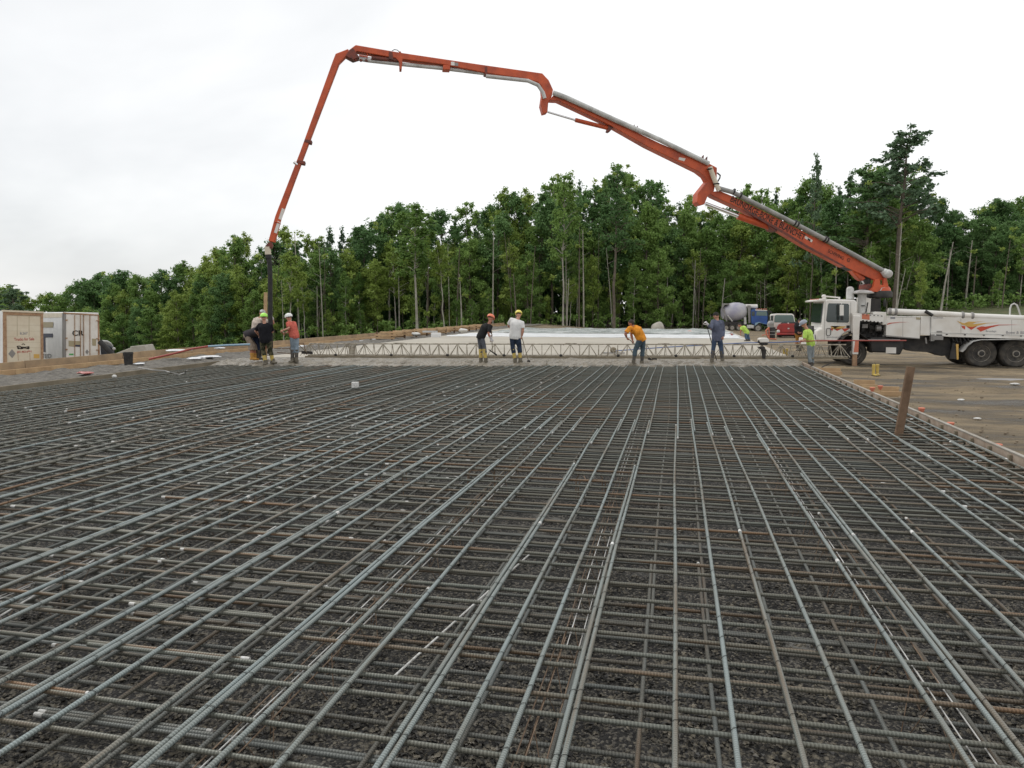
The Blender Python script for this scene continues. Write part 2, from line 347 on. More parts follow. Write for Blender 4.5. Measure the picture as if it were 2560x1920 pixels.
# ---------------------------------------------------------------- terrain
XL, XR = -15.15, 4.15      # slab edges
XW = -18.6                 # plywood wall line
ZS = .085                  # slab surface
cols_ = np.array([-2500, 0, 640, 1000, 1280, 1800, 2000, 2200, 2300, 2560, 4500.])
deps_ = np.array([0, 22, 32, 45, 60, 75, 95, 130, 250, 900.])
tab = np.array([
 [-.3, -.6, -2.2, -2.6, -4.5, -6.0, -9.0, -11., -16, -16],
 [-.3, -.6, -2.2, -2.4, -4.5, -6.0, -9.0, -11., -16, -16],
 [-.2, -.3, -.8, -1.2, -1.6, -2.0, -2.6, -4, -8, -8],
 [-.2, -.2, -.3, -.5, -.7, -.9, -1.3, -2, -5, -5],
 [-.2, -.2, -.2, -.2, -.2, -.3, -.4, -1, -3, -3],
 [-.2, -.2, -.25, -.3, -.45, -.6, -.8, -1, -2, -2],
 [-.2, -.22, -.3, -.35, -.55, -.75, -1.1, -1.1, -1, -1],
 [-.2, -.25, -.32, -.4, -.5, -.4, -.2, .5, 1, 1],
 [-.2, -.25, -.32, -.3, .2, 1.0, 1.9, 2.5, 3, 3],
 [-.2, -.25, -.32, -.25, .5, 1.5, 2.6, 3.5, 4, 4],
 [-.2, -.25, -.32, -.25, .5, 1.5, 2.6, 3.5, 4, 4]])
def terr(x, y):
    d = x*FW.x+y*FW.y; lat = x*RT.x+y*RT.y
    c = 1280+FPX*lat/max(d, 4.0) if d > 0 else 1280
    c = min(max(c, -2500), 4500); d = min(max(d, 0), 900)
    i = min(np.searchsorted(cols_, c, 'right')-1, len(cols_)-2); j = min(np.searchsorted(deps_, d, 'right')-1, len(deps_)-2)
    u = (c-cols_[i])/(cols_[i+1]-cols_[i]); v = (d-deps_[j])/(deps_[j+1]-deps_[j])
    return float(tab[i, j]*(1-u)*(1-v)+tab[i+1, j]*u*(1-v)+tab[i, j+1]*(1-u)*v+tab[i+1, j+1]*u*v)
PIT = -.42
def gz(x, y):
    if XL-.1 < x < XR+.1 and y < 69: return PIT
    z = terr(x, y)
    if XW-.3 < x < XL and y < 90: return -.02-.0
    if x < XW: 
        k = min(1, (XW-x)/3); return -.1*(1-k)+min(z, -.1)*k
    if x > XR and y < 69 and x < XR+.6: return z
    return z
xs = sorted(set([-900, -600, -400, -300, -240, -200, -160, -130, -110, -95, -80]+list(np.arange(-70, -20, 3.))+[XW-3, XW-.35, XW-.25, XL-.12, XL-.06, -10, -5, 0, XR+.06, XR+.12, XR+.6]+list(np.arange(4.9, 16, .3))+list(np.arange(16, 24, .8))+list(np.arange(24, 80, 4.))+[90, 110, 140, 180, 240, 400, 900]))
ys = sorted(set([-60, -20, -8, -3]+list(np.arange(0, 8, 1.))+list(np.arange(8, 32, .35))+list(np.arange(32, 45, 1.))+list(np.arange(45, 130, 4.))+[69.0, 69.1, 140, 170, 220, 300, 450, 900]))
gm = MB(); nx, ny = len(xs), len(ys); grass = []
for y in ys:
    for x in xs:
        z = gz(x, y)
        if x > 5 and y < 45: z += (.07*mnoise.noise(Vec((x*.35, y*.8, 0)))+.05*mnoise.noise(Vec((x*1.1, y*2.2, 3)))+.03*mnoise.noise(Vec((x*2.5, y*3.5, 5)))-.05*max(0, cos((y+.25*x)*1.9+.6*sin(x*.3)))**8)*min(1, (x-4.7)*.8)
        gm.v.append((x, y, z))
        d = dep(Vec((x, y, 0))); cc = pxcol(Vec((x, y, 0))) if d > 1 else 1280
        g = 0
        if d > 60 and cc > 2210: g = min(1, (d-60)/12)
        if x < XW-4 and d > 60: g = 1
        if d > 95: g = 1
        grass.append(g)
for j in range(ny-1):
    for i in range(nx-1):
        a = j*nx+i; gm.f.append((a, a+1, a+nx+1, a+nx)); gm.m.append(0)
ground = gm.build('ground', M['ground'], kind='structure', smooth=False)
ga = ground.data.attributes.new('grass', 'FLOAT', 'POINT'); ga.data.foreach_set('value', grass)
# ================================================================ slab, forms, gravel
def Yat(px, py, z): p = G(px, py, z); return p
sl, sr = G(770, 893.5, ZS), G(2055, 897.5, ZS)       # front line of the screed on the slab
def scr_y(x): return sl.y+(sr.y-sl.y)*(x-sl.x)/(sr.x-sl.x)
YF = 67.0
b = MB(); b.prism([(XL, scr_y(XL)+.1, -.4), (XR, scr_y(XR)+.1, -.4), (XR, YF, -.4), (XL, YF, -.4)], (0, 0, .4+ZS))
b.build('concrete_slab', M['slab'], kind='structure', smooth=False)

def sheet(name, x0, x1, y0, y1, z, mt, amp, step=.5, seed=1, edge=.4, **kw):
    m = MB(); nx = int((x1-x0)/step)+1; ny = int((y1-y0)/step)+1
    for top in (1, 0):
        for j in range(ny+1):
            for i in range(nx+1):
                x = x0+(x1-x0)*i/nx; y = y0+(y1-y0)*j/ny
                e0 = edge*mnoise.noise(Vec((x*.6, seed, 0))) if j == 0 else 0; e1 = edge*mnoise.noise(Vec((x*.6, seed+5, 0))) if j == ny else 0
                ex = edge*mnoise.noise(Vec((y*.6, seed+9, 0))) if i in (0, nx) else 0
                h = amp*abs(mnoise.noise(Vec((x*.5, y*1.1, seed))))+amp*.5*abs(mnoise.noise(Vec((x*1.7, y*2.5, seed+3))))
                m.v.append((x+ex, y+e0+e1, z+h*top+.006*top))
    n0 = (nx+1)*(ny+1)
    for j in range(ny):
        for i in range(nx):
            a = j*(nx+1)+i; m.f.append((a, a+1, a+nx+2, a+nx+1)); m.f.append((a+n0, a+n0+nx+1, a+n0+nx+2, a+n0+1)); m.m += [0, 0]
    for i in range(nx):
        for a in (i, ny*(nx+1)+i): m.f.append((a, a+n0, a+n0+1, a+1)); m.m.append(0)
    for j in range(ny):
        for a in (j*(nx+1), j*(nx+1)+nx): m.f.append((a, a+nx+1, a+nx+1+n0, a+n0)); m.m.append(0)
    return m.build(name, mt, **kw)
sheet('plastic_sheeting', XL+.4, XR-.2, 46.3, 52.6, ZS+.004, M['poly'], .05, seed=2, label='white plastic sheeting laid across the cured slab', cat='sheeting')
sheet('plastic_sheeting', XL+1.5, XR-.3, 53, 65.6, ZS+.004, M['polyclear'], .18, seed=7, label='crumpled clear grey plastic sheeting at the far end of the slab', cat='sheeting')
sheet('plastic_sheeting', XW+.45, XW+1.0, 31, 46, -.005, M['poly'], .10, seed=12, step=.35, label='long narrow white plastic strip at the foot of the far plywood wall', cat='sheeting')
def scrap(px, py, wpx, hpx, z, lb, nm='plastic_scrap'):
    p = G(px, py, z); d = dep(p); b = MB(); b.ell((0, 0, 0), (wpx/2*d/FPX, .22, hpx/2*d/FPX), (RT, FW, UP), 16, 8)
    b.v = [tuple(Vec((v[0]*(1+1.1*mnoise.noise(Vec(v)*6+Vec((px, 0, 0)))), v[1]*(1+1.1*mnoise.noise(Vec(v)*6+Vec((px, 9, 0)))), v[2]))+p) for v in b.v]; b.build(nm, M['poly'], label=lb, cat='plastic scrap', group='white plastic scraps along the plywood wall')
scrap(490, 896, 40, 7, .12, 'white plastic scrap on the gravel, second from the bent worker')
scrap(530, 892, 46, 7, .12, 'white plastic scrap on the gravel nearest the bent worker')
scrap(443, 876, 56, 6, .40, 'long white plastic roll on top of the plywood wall under the red pole')
scrap(550, 870, 24, 4, .38, 'short white plastic scrap on top of the plywood wall under the blue pole')
scrap(350, 909, 26, 4, .10, 'white plastic scrap lying just right of the black bucket')

# grey gravel strip between the kerb form and the plywood wall
m = MB(); nx, ny = 28, 420
for j in range(ny+1):
    for i in range(nx+1):
        x = XW+.03+(XL-.06-XW-.03)*i/nx; y = 2+(88-2)*j/ny
        h = 0 if i in (0, nx) else .09*mnoise.noise(Vec((x*1.2, y*1.2, 1)))+.06*mnoise.noise(Vec((x*3.5, y*3.5, 4)))+.035*mnoise.noise(Vec((x*9, y*9, 2)))
        m.v.append((x, y, .04+h-(.06 if i > nx-3 else 0)-(.05 if i < 4 else 0)))
for j in range(ny):
    for i in range(nx):
        a = j*(nx+1)+i; m.f.append((a, a+1, a+nx+2, a+nx+1)); m.m.append(0)
m.build('gravel_strip', M['palegravel'], kind='structure', smooth=False)

# kerb form along the left edge of the mat (boards end to end)
g = 'muddy form boards along the left edge of the mat'
ylist = [(-2, 8.2), (8.2, 12.9), (12.9, 17.6), (17.6, 23.6)]
lbs = ['muddy form board nearest the camera on the left edge of the mat', 'muddy form board in front of the trailers', 'muddy form board below the black bucket', 'grey form board ending at the feet of the bent worker']
for (y0, y1), lb in zip(ylist, lbs):
    b = MB(); b.box((XL-.02, (y0+y1)/2, -.12), (.05, y1-y0-.012, .42+(.03 if y0 > 17 else 0)))
    b.build('form_board', M['woodmud'], label=lb, cat='form board', group=g, bevel=.004)
b = MB(); b.box((XL-.02, 56, -.12), (.05, 64, .40)); 
b.build('form_board', M['woodmud'], label='long grey form board along the left edge of the poured slab', cat='form board', group=g)

# plywood wall
wall = thing('plywood_wall', 'long low weathered plywood form wall with a pale lumber foot on the left', 'form wall', (XW, 40, 0))
ys_ = [-4, 1.2, 3.6, 6, 8.4, 10.8, 13.2, 15.6, 18, 20.4, 22.8, 25.2, 27.6, 30, 32.4, 34.8, 37.2, 39.6, 42, 44.4, 46.8, 49.2, 51.6, 54, 56.4, 58.8, 61.2, 66, 72, 80]
for a, c in zip(ys_[:-1], ys_[1:]):
    b = MB(); h = .335+rnd.uniform(-.008, .012); b.box((XW+rnd.uniform(-.006, .006), (a+c)/2, h/2+.02), (.03, c-a-.01, h))
    b.build('panel', M['woodgrey'], wall, bevel=.003)
for a, c in ((-4, 9), (9, 17.5), (17.5, 28), (28, 45), (45, 80)):
    b = MB(); b.box((XW+.10, (a+c)/2, .07), (.14, c-a-.01, .15)); b.build('foot_plate', M['wood'], wall, bevel=.004)
for y in np.arange(0, 78, 1.8): b = MB(); b.beam((XW-.04, y, .33), (XW-.55, y, -.35), .04, .09); b.build('brace', M['wood'], wall)

M['toprail'] = mat('worn_form_top', (.36, .34, .30), .6, n2=(.24, .21, .17), scale=3)
# right-hand form
fr = thing('edge_form', 'pale wooden edge form with grey steel-shod top along the right side of the mat', 'form board', (XR, 12, 0))
for a, c in ((-2, 5.6), (5.6, 10.4), (10.4, 15.3), (15.3, 20.1), (20.1, 24.6)):
    b = MB(); b.box((XR+.03, (a+c)/2, -.20), (.045, c-a-.008, .52)); b.build('board', M['plytop'], fr, bevel=.004)
    b = MB(); b.box((XR+.03, (a+c)/2, .071), (.056, c-a-.012, .018)); b.build('top_rail', M['toprail'], fr, bevel=.002)
for y in np.arange(0.4, 24.4, .62): b = MB(); b.box((XR-.012, y, -.16), (.035, .05, .40)); b.build('cleat', M['woodmud'], fr)
b = MB(); b.box((XR+.03, 46, -.17), (.05, 42, .50)); b.build('edge_form', M['plytop'], label='far edge form along the right side of the poured slab', cat='form board')

g = 'red-topped stakes outside the right edge form'
stk = [((2180, 990, ), 'red-topped stake farthest along the right edge form'), ((2200, 985), 'red-topped stake just beyond the lumber kicker'), ((2303, 1040), 'red-topped stake right of the leaning brown board'), ((2376, 1068), 'low red-topped stake beside the edge form'), ((2494, 1122), 'low red-topped stake nearest the camera')]
for i, ((px, py), lb) in enumerate(stk):
    p = G(px, py, -.02); z0 = gz(p.x, p.y); top = (.16, .16, .12, .05, .04)[i]
    s = thing('survey_stake', lb, 'stake', (p.x, p.y, z0), g)
    b = MB(); b.box((p.x, p.y, (z0-.1+top-.02)/2), (.04, .04, top-.02-z0+.1)); b.build('shaft', M['wood'], s)
    b = MB(); b.lathe((p.x, p.y, top-.09), UP, [(.022, 0), (.045, .05), (.06, .09), (.05, .1)], 8); b.build('painted_top', M['red_pale'], s)
def kicker(px, py, L_, lb):
    p = G(px, py, -.17); t = thing('form_kicker', lb, 'brace', (p.x, p.y, -.2), 'lumber kickers bracing the right edge form')
    b = MB(); b.box((p.x, p.y, -.06), (L_, .04, .24)); b.build('board', M['wood'], t, bevel=.004)
    b = MB(); b.box((p.x+L_*.1, p.y-.25, -.08), (L_*.8, .04, .10)); b.build('rail', M['wood'], t, bevel=.004)
    b = MB(); b.box((p.x+L_*.45, p.y+.12, -.08), (.04, .3, .2)); b.build('post', M['wood'], t, bevel=.004)
kicker(2068, 938, .75, 'pale lumber kicker by the boots of the worker at the truss end')
kicker(2200, 990, .8, 'pale lumber kicker with boards just left of the leaning brown board')
kicker(2160, 972, .5, 'small pale lumber kicker beyond the others')
# leaning brown board
p0 = G(2247, 1084, -.02); dd = dep(p0); q = V(2277, 917, dd)
b = MB(); b.beam(p0-(q-p0)*.25, q, .118, .045, up=FW)
b.build('leaning_board', M['wooddark'], label='brown wooden board standing tilted out of the mat beside the right edge form', cat='board', bevel=.004)
# lumber stack of cleated forms at the back left
g = 'stacked form lumber on the far left of the slab'
for i in range(11):
    y = 41+i*2.1
    t = thing('form_bundle', 'small bundle of short form boards, one of the row along the far plywood wall', 'lumber', (XW+1.8, y, .05), g)
    for k in range(3):
        b = MB(); b.box((XW+1.6+.25*k+rnd.uniform(-.1, .1), y+rnd.uniform(-.15, .15), .16+.16*k), (rnd.uniform(.9, 1.7), .30, .10), Matrix.Rotation(rnd.uniform(-.5, .5), 3, 'Z')); b.build('board', M['wood'], t)
    b = MB(); b.box((XW+1.2, y+.3, .25), (.1, .1, .5)); b.box((XW+2.2, y+.2, .3), (.1, .1, .5)); b.build('block', M['wooddark'], t)

# boulder
p = G(1644, 824, .1); p = V(1644, 822, 69); b = MB(); b.ell((0, 0, 0), (.62, .5, .62), n=18, m=12)
b.v = [tuple(Vec(v)*(1+.22*mnoise.noise(Vec(v)*1.6+Vec((4, 1, 2))))) for v in b.v]; b.v = [(x+p.x, y+p.y, z+p.z+.02) for x, y, z in b.v]
b.build('boulder', M['boulder'], label='pale rounded boulder behind the far end of the slab', cat='boulder')
# jersey barriers
def barrier(pts, d, th, lb):
    b = MB(); b.prism([V(x, y, d) for x, y in pts], FW*th)
    b.build('concrete_barrier', M['concrete'], label=lb, cat='barrier', group='concrete blocks behind the plywood wall', bevel=.03)
barrier([(325, 866), (362, 862), (371, 880), (372, 905), (325, 905)], 30, .7, 'upright end of a pale concrete barrier behind the black bucket')
barrier([(245, 905), (290, 883), (326, 869), (326, 905)], 31, .5, 'sloping pale concrete barrier between the dark car and the upright block')

# bucket
p = G(321.5, 911, .07); k = 32/(FPX/dep(p)); 
t = thing('bucket', 'black plastic bucket standing on grey gravel in front of the plywood wall', 'bucket', p)
b = MB(); h = k*1.0; r = k*.36; b.lathe(p-UP*.02, UP, [(r*.82, 0), (r*.97, h*.85), (r*.97, h*.86), (r*1.05, h*.86), (r*1.05, h), (r*.95, h), (r*.8, .04)], 24); b.build('body', M['black'], t)
b = MB(); b.tube([p+RT*r*1.03+UP*h*.9, p+RT*r*.8-FW*r*.9+UP*h*.55, p-RT*0-FW*r*1.15+UP*h*.42, p-RT*r*.8-FW*r*.9+UP*h*.55, p-RT*r*1.03+UP*h*.9], .006, 6); b.build('handle', M['wire'], t)
# small things on the gravel
b = MB(); p = G(213, 932, .1); b.ell(p, (.26, .16, .035)); b.v = [(x, y, z+.03*mnoise.noise(Vec((x*6, y*6, 0)))) for x, y, z in b.v]; b.build('red_rag', M['redpole'], label='flat red rag on the grey gravel left of the bucket', cat='rag')
b = MB(); p = G(286, 941, .08); b.ell(p, (.07, .05, .05), n=7, m=5); b.build('white_stone', M['whitepaint'], label='small white lump on the gravel strip near the kerb form', cat='stone')
# loose cable over the kerb form
b = MB(); b.tube([G(345, 919, .16), G(380, 925, .12), G(412, 927, .10), G(425, 931, .1), G(450, 936, .04), G(462, 932, .04), G(467, 926, .12)], .018, 8); b.build('loose_cable', M['pipe_dark'], label='grey cable lying over the left kerb form', cat='cable')
# white block on the mat
p = G(888, 970, .02); b = MB(); b.box(p+UP*.075, (.155, .13, .13), Matrix.Rotation(YAW, 3, 'Z')); b.build('white_block', M['whitepaint'], label='small white foam block sitting on the rebar mat', cat='block', bevel=.008)
# long poles
def pole(name, pts, cut, m1, m2, lb, r=.022):
    t = thing(name, lb, 'pole', pts[0])
    b = MB(); b.tube(pts[:cut+1], r, 8); b.build('shaft', m1, t); b = MB(); b.tube(pts[cut:], r, 8); b.build('shaft', m2, t); return t
pole('float_pole', [V(372, 898, 21.2), V(430, 885, 21.4), V(480, 872, 21.6), V(520, 866, 21.8), V(570, 863, 22), V(625, 861, 22.3)], 3, M['redpole'], M['bluepale'], 'long red and pale blue pole lying along the top of the plywood wall', .03)
t = pole('float_pole', [V(1540, 877, 28.6), V(1650, 869, 27.8), V(1775, 861.5, 27.1), V(1868, 857, 26.6), V(1925, 856.5, 26.4), V(2000, 853.5, 26.2), V(2040, 852, 26.1), V(2130, 851.5, 25.6), V(2266, 851.5, 25.1)], 5, M['bluepole'], M['redpole'], 'very long blue and red pole held by the worker at the truss end', .02)
b = MB(); c0 = G(1533, 884, ZS+.02); b.box(c0+UP*.03, (.9, .22, .04), Matrix.Rotation(YAW, 3, 'Z')); b.build('float_blade', M['grey'], t)
b = MB(); b.ell(c0+UP*.14, (.13, .1, .12)); b.cyl(c0+UP*.1, V(1545, 877, 28.5), .03); b.build('float_bracket', M['woodmud'], t)

# ================================================================ gravel under the mat
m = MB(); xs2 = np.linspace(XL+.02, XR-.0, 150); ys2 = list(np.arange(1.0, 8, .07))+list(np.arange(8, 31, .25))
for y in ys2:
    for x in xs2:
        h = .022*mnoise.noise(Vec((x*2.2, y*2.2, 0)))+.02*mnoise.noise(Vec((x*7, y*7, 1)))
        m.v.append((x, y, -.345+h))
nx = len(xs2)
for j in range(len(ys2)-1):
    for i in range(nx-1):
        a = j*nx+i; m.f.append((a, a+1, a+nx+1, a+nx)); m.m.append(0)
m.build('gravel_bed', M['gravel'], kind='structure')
# loose stones
rs = np.random.RandomState(3); n = 42000
px = rs.uniform(-200, 2760, n); py = 1935-(rs.rand(n)**1.25)*720
P = [G(a, c, -.34) for a, c in zip(px, py)]
P = [q for q in P if XL+.1 < q.x < XR-.05 and q.y < 9]
base = np.array([(1, 0, 0), (-1, 0, 0), (0, 1, 0), (0, -1, 0), (0, 0, 1), (0, 0, -1)], float)
tri = np.array([(0, 2, 4), (2, 1, 4), (1, 3, 4), (3, 0, 4), (2, 0, 5), (1, 2, 5), (3, 1, 5), (0, 3, 5)])
k = len(P); c = np.array([tuple(q) for q in P]); s = .005+.015*rs.rand(k)**2.2
vv = base[None]*(s[:, None, None]*np.stack([rs.uniform(.8, 1.5, k), rs.uniform(.7, 1.2, k), rs.uniform(.4, .8, k)], 1)[:, None, :])*rs.uniform(.75, 1.25, (k, 6, 1))
an = rs.uniform(0, 2*pi, k); tl = rs.uniform(-.5, .5, k)
x, y, z = vv[..., 0].copy(), vv[..., 1].copy(), vv[..., 2].copy()
x, z = x*np.cos(tl)[:, None]-z*np.sin(tl)[:, None], x*np.sin(tl)[:, None]+z*np.cos(tl)[:, None]
x, y = x*np.cos(an)[:, None]-y*np.sin(an)[:, None], x*np.sin(an)[:, None]+y*np.cos(an)[:, None]
vv = np.stack([x, y, z], 2)+c[:, None, :]
fs = (tri[None]+(np.arange(k)*6)[:, None, None]).reshape(-1, 3)
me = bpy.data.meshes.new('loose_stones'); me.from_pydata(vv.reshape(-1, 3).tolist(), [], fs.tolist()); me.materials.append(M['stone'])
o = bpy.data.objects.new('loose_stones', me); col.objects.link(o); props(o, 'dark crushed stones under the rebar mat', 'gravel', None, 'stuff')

# ================================================================ rebar
RB = []   # (points, radius, material, label, group, tips)
def front_y(x):  # where fresh concrete begins
    p = V(1280, 900, 24.3); return (24.3-x*FW.x)/FW.y
def longbars():
    # top mat: groups with wider gaps, as in the photo
    xs_ = []; x = XR-.12; k = 0
    while x > XL+.1:
        xs_.append(x); k += 1
        x -= .243+rnd.uniform(-.025, .025)+(.19 if k % 4 == 3 else 0)
    for i, x in enumerate(xs_):
        lap = rnd.choice([10.8, 11.5, 11.9, 12.2, 12.4]); ye = front_y(x)+.4
        ph = rnd.uniform(0, 6); am = rnd.uniform(.004, .018)
        def wob(y, s): return x+s+am*sin(y*.42+ph)+am*.3*sin(y*1.1+ph*2)
        for (a, c_, s) in ((rnd.uniform(-.6, .6), lap+.6, 0), (lap-.6, ye, .03)):
            pts = [Vec((wob(y, s), y, .004*sin(y*2+ph)-(.0))) for y in np.linspace(a, c_, 26)]
            RB.append((pts, .0135, 'steelL' if x > -5.5 or rnd.random() < .25 else 'steelT', 'TL', 1))
        if i % 3 == 0 and (x < -4 or rnd.random() < .5):
            pts = [Vec((wob(y, -.034), y, -.001)) for y in np.linspace(2.2, 8.8, 14)]; RB.append((pts, .0135, 'steelL', 'TL', 1))
    # lower mat
    x = XR-.3
    while x > XL+.1:
        ph = rnd.uniform(0, 6); lap = rnd.choice([4.5, 5.5, 13, 14]); 
        for (a, c_, s) in ((0, lap+.6, 0), (lap-.6, front_y(x)+.4, .028)):
            pts = [Vec((x+s+.02*sin(y*.5+ph), y, -.215)) for y in np.linspace(a, c_, 14)]; RB.append((pts, .0125, 'steelD', 'BL', 1))
        x -= .40+rnd.uniform(-.04, .04)
    # transverse
    for layer, z, r in (('TT', -.027, .0125), ('BT', -.241, .0125)):
        y = 1.6+(.1 if layer == 'BT' else 0); i = 0
        while y < front_y(-8)+3:
            i += 1; ph = rnd.uniform(0, 6); sl_ = rnd.uniform(-.006, .006)
            stag = (i % 2)
            l1 = -9.6+(1.1 if stag else 0)+rnd.uniform(-.25, .25); l2 = -3.0-(1.5 if stag else 0)+rnd.uniform(-.3, .3)
            xmax = XR-.06; xmin = XL+.06
            # the fresh concrete hides the far end of the row
            def yy(x, s): return y+s+sl_*(x+5)+.012*sin(x*.7+ph)
            segs = [(xmin, l1+.45, 0), (l1-.45, l2+.5, .027), (l2-.5, xmax, 0)]
            for q, (a, c_, s) in enumerate(segs):
                if y > front_y((a+c_)/2)+1.2: continue
                if y < 2.6 and c_ < -2.5: continue
                pts = [Vec((x, yy(x, s), z-(.0 if s == 0 else .001))) for x in np.linspace(a, c_, 12)]
                mt = 'steelT' if layer == 'TT' else 'steelD'
                if q == 2:  # hooked end at the form
                    e = pts[-1]; tl = rnd.uniform(.15, 1.2); 
                    hp = [e+Vec((.05*sin(t_), 0, 0))+Vec((0, cos(tl), -sin(tl)))*(.055*(1-cos(t_))) for t_ in np.linspace(.5, pi, 6)]
                    pts = pts[:-1]+[pts[-1]-Vec((.07, 0, 0))]+[h-Vec((.05, 0, 0)) for h in hp]+[hp[-1]-Vec((.26, 0, 0))]
                RB.append((pts, r, mt, layer, 1))
                if rnd.random() < .10 and q > 0:
                    RB.append(([p+Vec((0, -.028, 0)) for p in pts[:12]], r, mt, layer, 1))
            y += rnd.choice([.22, .26, .30, .34])+rnd.uniform(-.02, .02)
longbars()
LBL = {'TL': ('blue-grey ribbed rebar on top of the mat, running from the camera toward the truss', 'long upper bars of the rebar mat'),
       'TT': ('brown-grey ribbed rebar of the upper layer, crossing from side to side under the long bars', 'cross bars of the upper rebar layer'),
       'BL': ('dull rebar of the lower layer over the stones, running away from the camera', 'long bars of the lower rebar layer'),
       'BT': ('dull rebar of the lower layer over the stones, crossing from side to side', 'cross bars of the lower rebar layer')}
def score(b_):
    pts = b_[0]; s = 0
    for a, c_ in zip(pts[:-1], pts[1:]):
        m_ = (a+c_)/2; d = dep(m_)
        if d < 1: continue
        cc = pxcol(m_); rr = 772+(H-m_.z)/d*FPX
        if -50 < cc < 2610 and rr < 1980: s += (c_-a).length*min(1, 1)/d**2
    return s*(1 if b_[3][0] == 'T' else .45)
RB.sort(key=score, reverse=True)
def rebar_mesh(pts, r, n, mats, frame=None, tips=True):
    m = MB(); m.mi = 0; P_ = list(pts)
    if frame is not None: inv = frame.inverted(); P_ = [inv @ p for p in P_]
    if tips:
        a, c_ = P_[0], P_[-1]; ta = (P_[1]-a).normalized(); tc_ = (P_[-2]-c_).normalized()
        l1, l2 = rnd.uniform(.025, .055), rnd.uniform(.025, .055); 
        m.tube([a+ta*l1]+P_[1:-1]+[c_+tc_*l2], r, n, cap=False)
        for (u_, v_) in ((a, a+ta*l1), (c_+tc_*l2, c_)):
            m.mi = 1 if rnd.random() < (.7 if frame is not None else .3) else 0; m.tube([u_, v_], r*(1.04 if m.mi else 1), n)
        m.mi = 1
        if frame is not None and rnd.random() < .15: # a painted band further in
            q = P_[len(P_)//2]; q2 = P_[len(P_)//2+1]; tt = (q2-q).normalized(); m.tube([q, q+tt*.05], r*1.1, n)
        m.mi = 0
    else: m.tube(P_, r, n)
    return m
NIND = 300
for i, (pts, r, mt, ly, tp) in enumerate(RB[:NIND]):
    a = pts[0]; x_ = (pts[min(len(pts)-1, 11)]-a).normalized(); y_ = UP.cross(x_).normalized(); z_ = x_.cross(y_)
    fr_ = Matrix.Translation(a) @ Matrix((x_, y_, z_)).transposed().to_4x4()
    m = rebar_mesh(pts, r, 12 if i < 170 else 8, None, fr_)
    me = m.mesh('rebar', [M[mt], M['whitepaint']], smooth=True)
    o = bpy.data.objects.new('rebar', me); o.matrix_world = fr_; col.objects.link(o)
    props(o, LBL[ly][0], 'rebar', LBL[ly][1])
for ly, mt in (('T', 'steelL'), ('B', 'steelD')):
    for sub in ('L', 'T'):
        m = MB()
        for b_ in RB[NIND:]:
            if b_[3] == ly+sub: q = rebar_mesh(b_[0], b_[1], 6, None, None); k0 = len(m.v); m.v += q.v; m.f += [tuple(i+k0 for i in f) for f in q.f]; m.m += q.m
        if m.v:
            me = m.mesh('rebar_mesh', [M['steelD' if ly == 'B' else 'steelT'], M['whitepaint']], smooth=True); o = bpy.data.objects.new('rebar_mat', me); col.objects.link(o)
            props(o, {'TL': 'far tangle of long upper bars toward the pour', 'TT': 'far tangle of upper cross bars toward the pour', 'BL': 'far lower layer of long bars over the stones', 'BT': 'far lower layer of cross bars over the stones'}[ly+sub], 'rebar', None, 'stuff')
# tie wires at the near crossings
tl_ = [b_ for b_ in RB if b_[3] == 'TL']; tt_ = [b_ for b_ in RB if b_[3] == 'TT']
m = MB(); cnt = 0
def interp(pts, ax, v):
    for a, c_ in zip(pts[:-1], pts[1:]):
        if (a[ax]-v)*(c_[ax]-v) <= 0 and abs(c_[ax]-a[ax]) > 1e-6: return a+(c_-a)*((v-a[ax])/(c_[ax]-a[ax]))
    return None
for l_ in tl_:
    for t_ in tt_:
        q = interp(t_[0][:12], 0, l_[0][6].x)
        if q is None: continue
        if q.y > 9 or q.y < 1: continue
        p_ = interp(l_[0], 1, q.y)
        if p_ is None: continue
        if not (-100 < pxcol(p_) < 2660) or rnd.random() < .3: continue
        r_ = .0165; d1 = rnd.uniform(-.006, .006)
        if rnd.random() < .6:
            m.tube([p_+Vec((r_*cos(a_), .010*cos(a_)+d1, r_*sin(a_))) for a_ in np.linspace(-.8, pi+.8, 8)], .0013, 4)
            e = p_+Vec((-r_*.9, 0, -.01)); m.tube([e, e+Vec((rnd.uniform(-.02, .02), rnd.uniform(-.02, .02), -.03))], .0017, 4)
        else:
            m.tube([p_+Vec((r_*cos(a_), .012*sin(a_*2), r_*sin(a_))) for a_ in np.linspace(-.6, pi+.6, 7)], .0013, 4)
m.build('tie_wire', M['wire'], kind='stuff', smooth=False, label='thin dark tie wires twisted round the bar crossings')
# wire bolsters carrying the top mat
g = 'rusty wire bolsters under the top mat'
for xb, lb in ((-1.95, 'rusty wire bolster running under the mat left of centre'), (-.62, 'rusty wire bolster running under the mat at centre foreground'), (1.25, 'rusty wire bolster running under the mat right of centre'), (-4.4, 'rusty wire bolster running under the mat far left')):
    t = thing('wire_bolster', lb, 'bolster', (xb, 6, -.34), g)
    for dx in (0, .035, .12):
        for y0 in np.arange(1.8, 12, 2.2):
            b = MB(); jx = rnd.uniform(-.02, .02); b.tube([(xb+dx+jx, y0, -.05), (xb+dx+rnd.uniform(-.02, .02), y0+2.35, -.055)], .0036, 6); b.build('wire', M['rust'] if rnd.random() < .6 else M['pipe'], t)
    pz = []
    for q, y in enumerate(np.arange(1.9, 12, .32)):
        s_ = 1 if q % 2 else -1; pz += [(xb+.02, y, -.05), (xb+.02+s_*.09, y+.10+rnd.uniform(-.03, .03), -.335), (xb+.02+s_*.09, y+.16, -.335)]
    b = MB(); b.tube(pz, .003, 5); b.build('leg_wire', M['rust'], t)
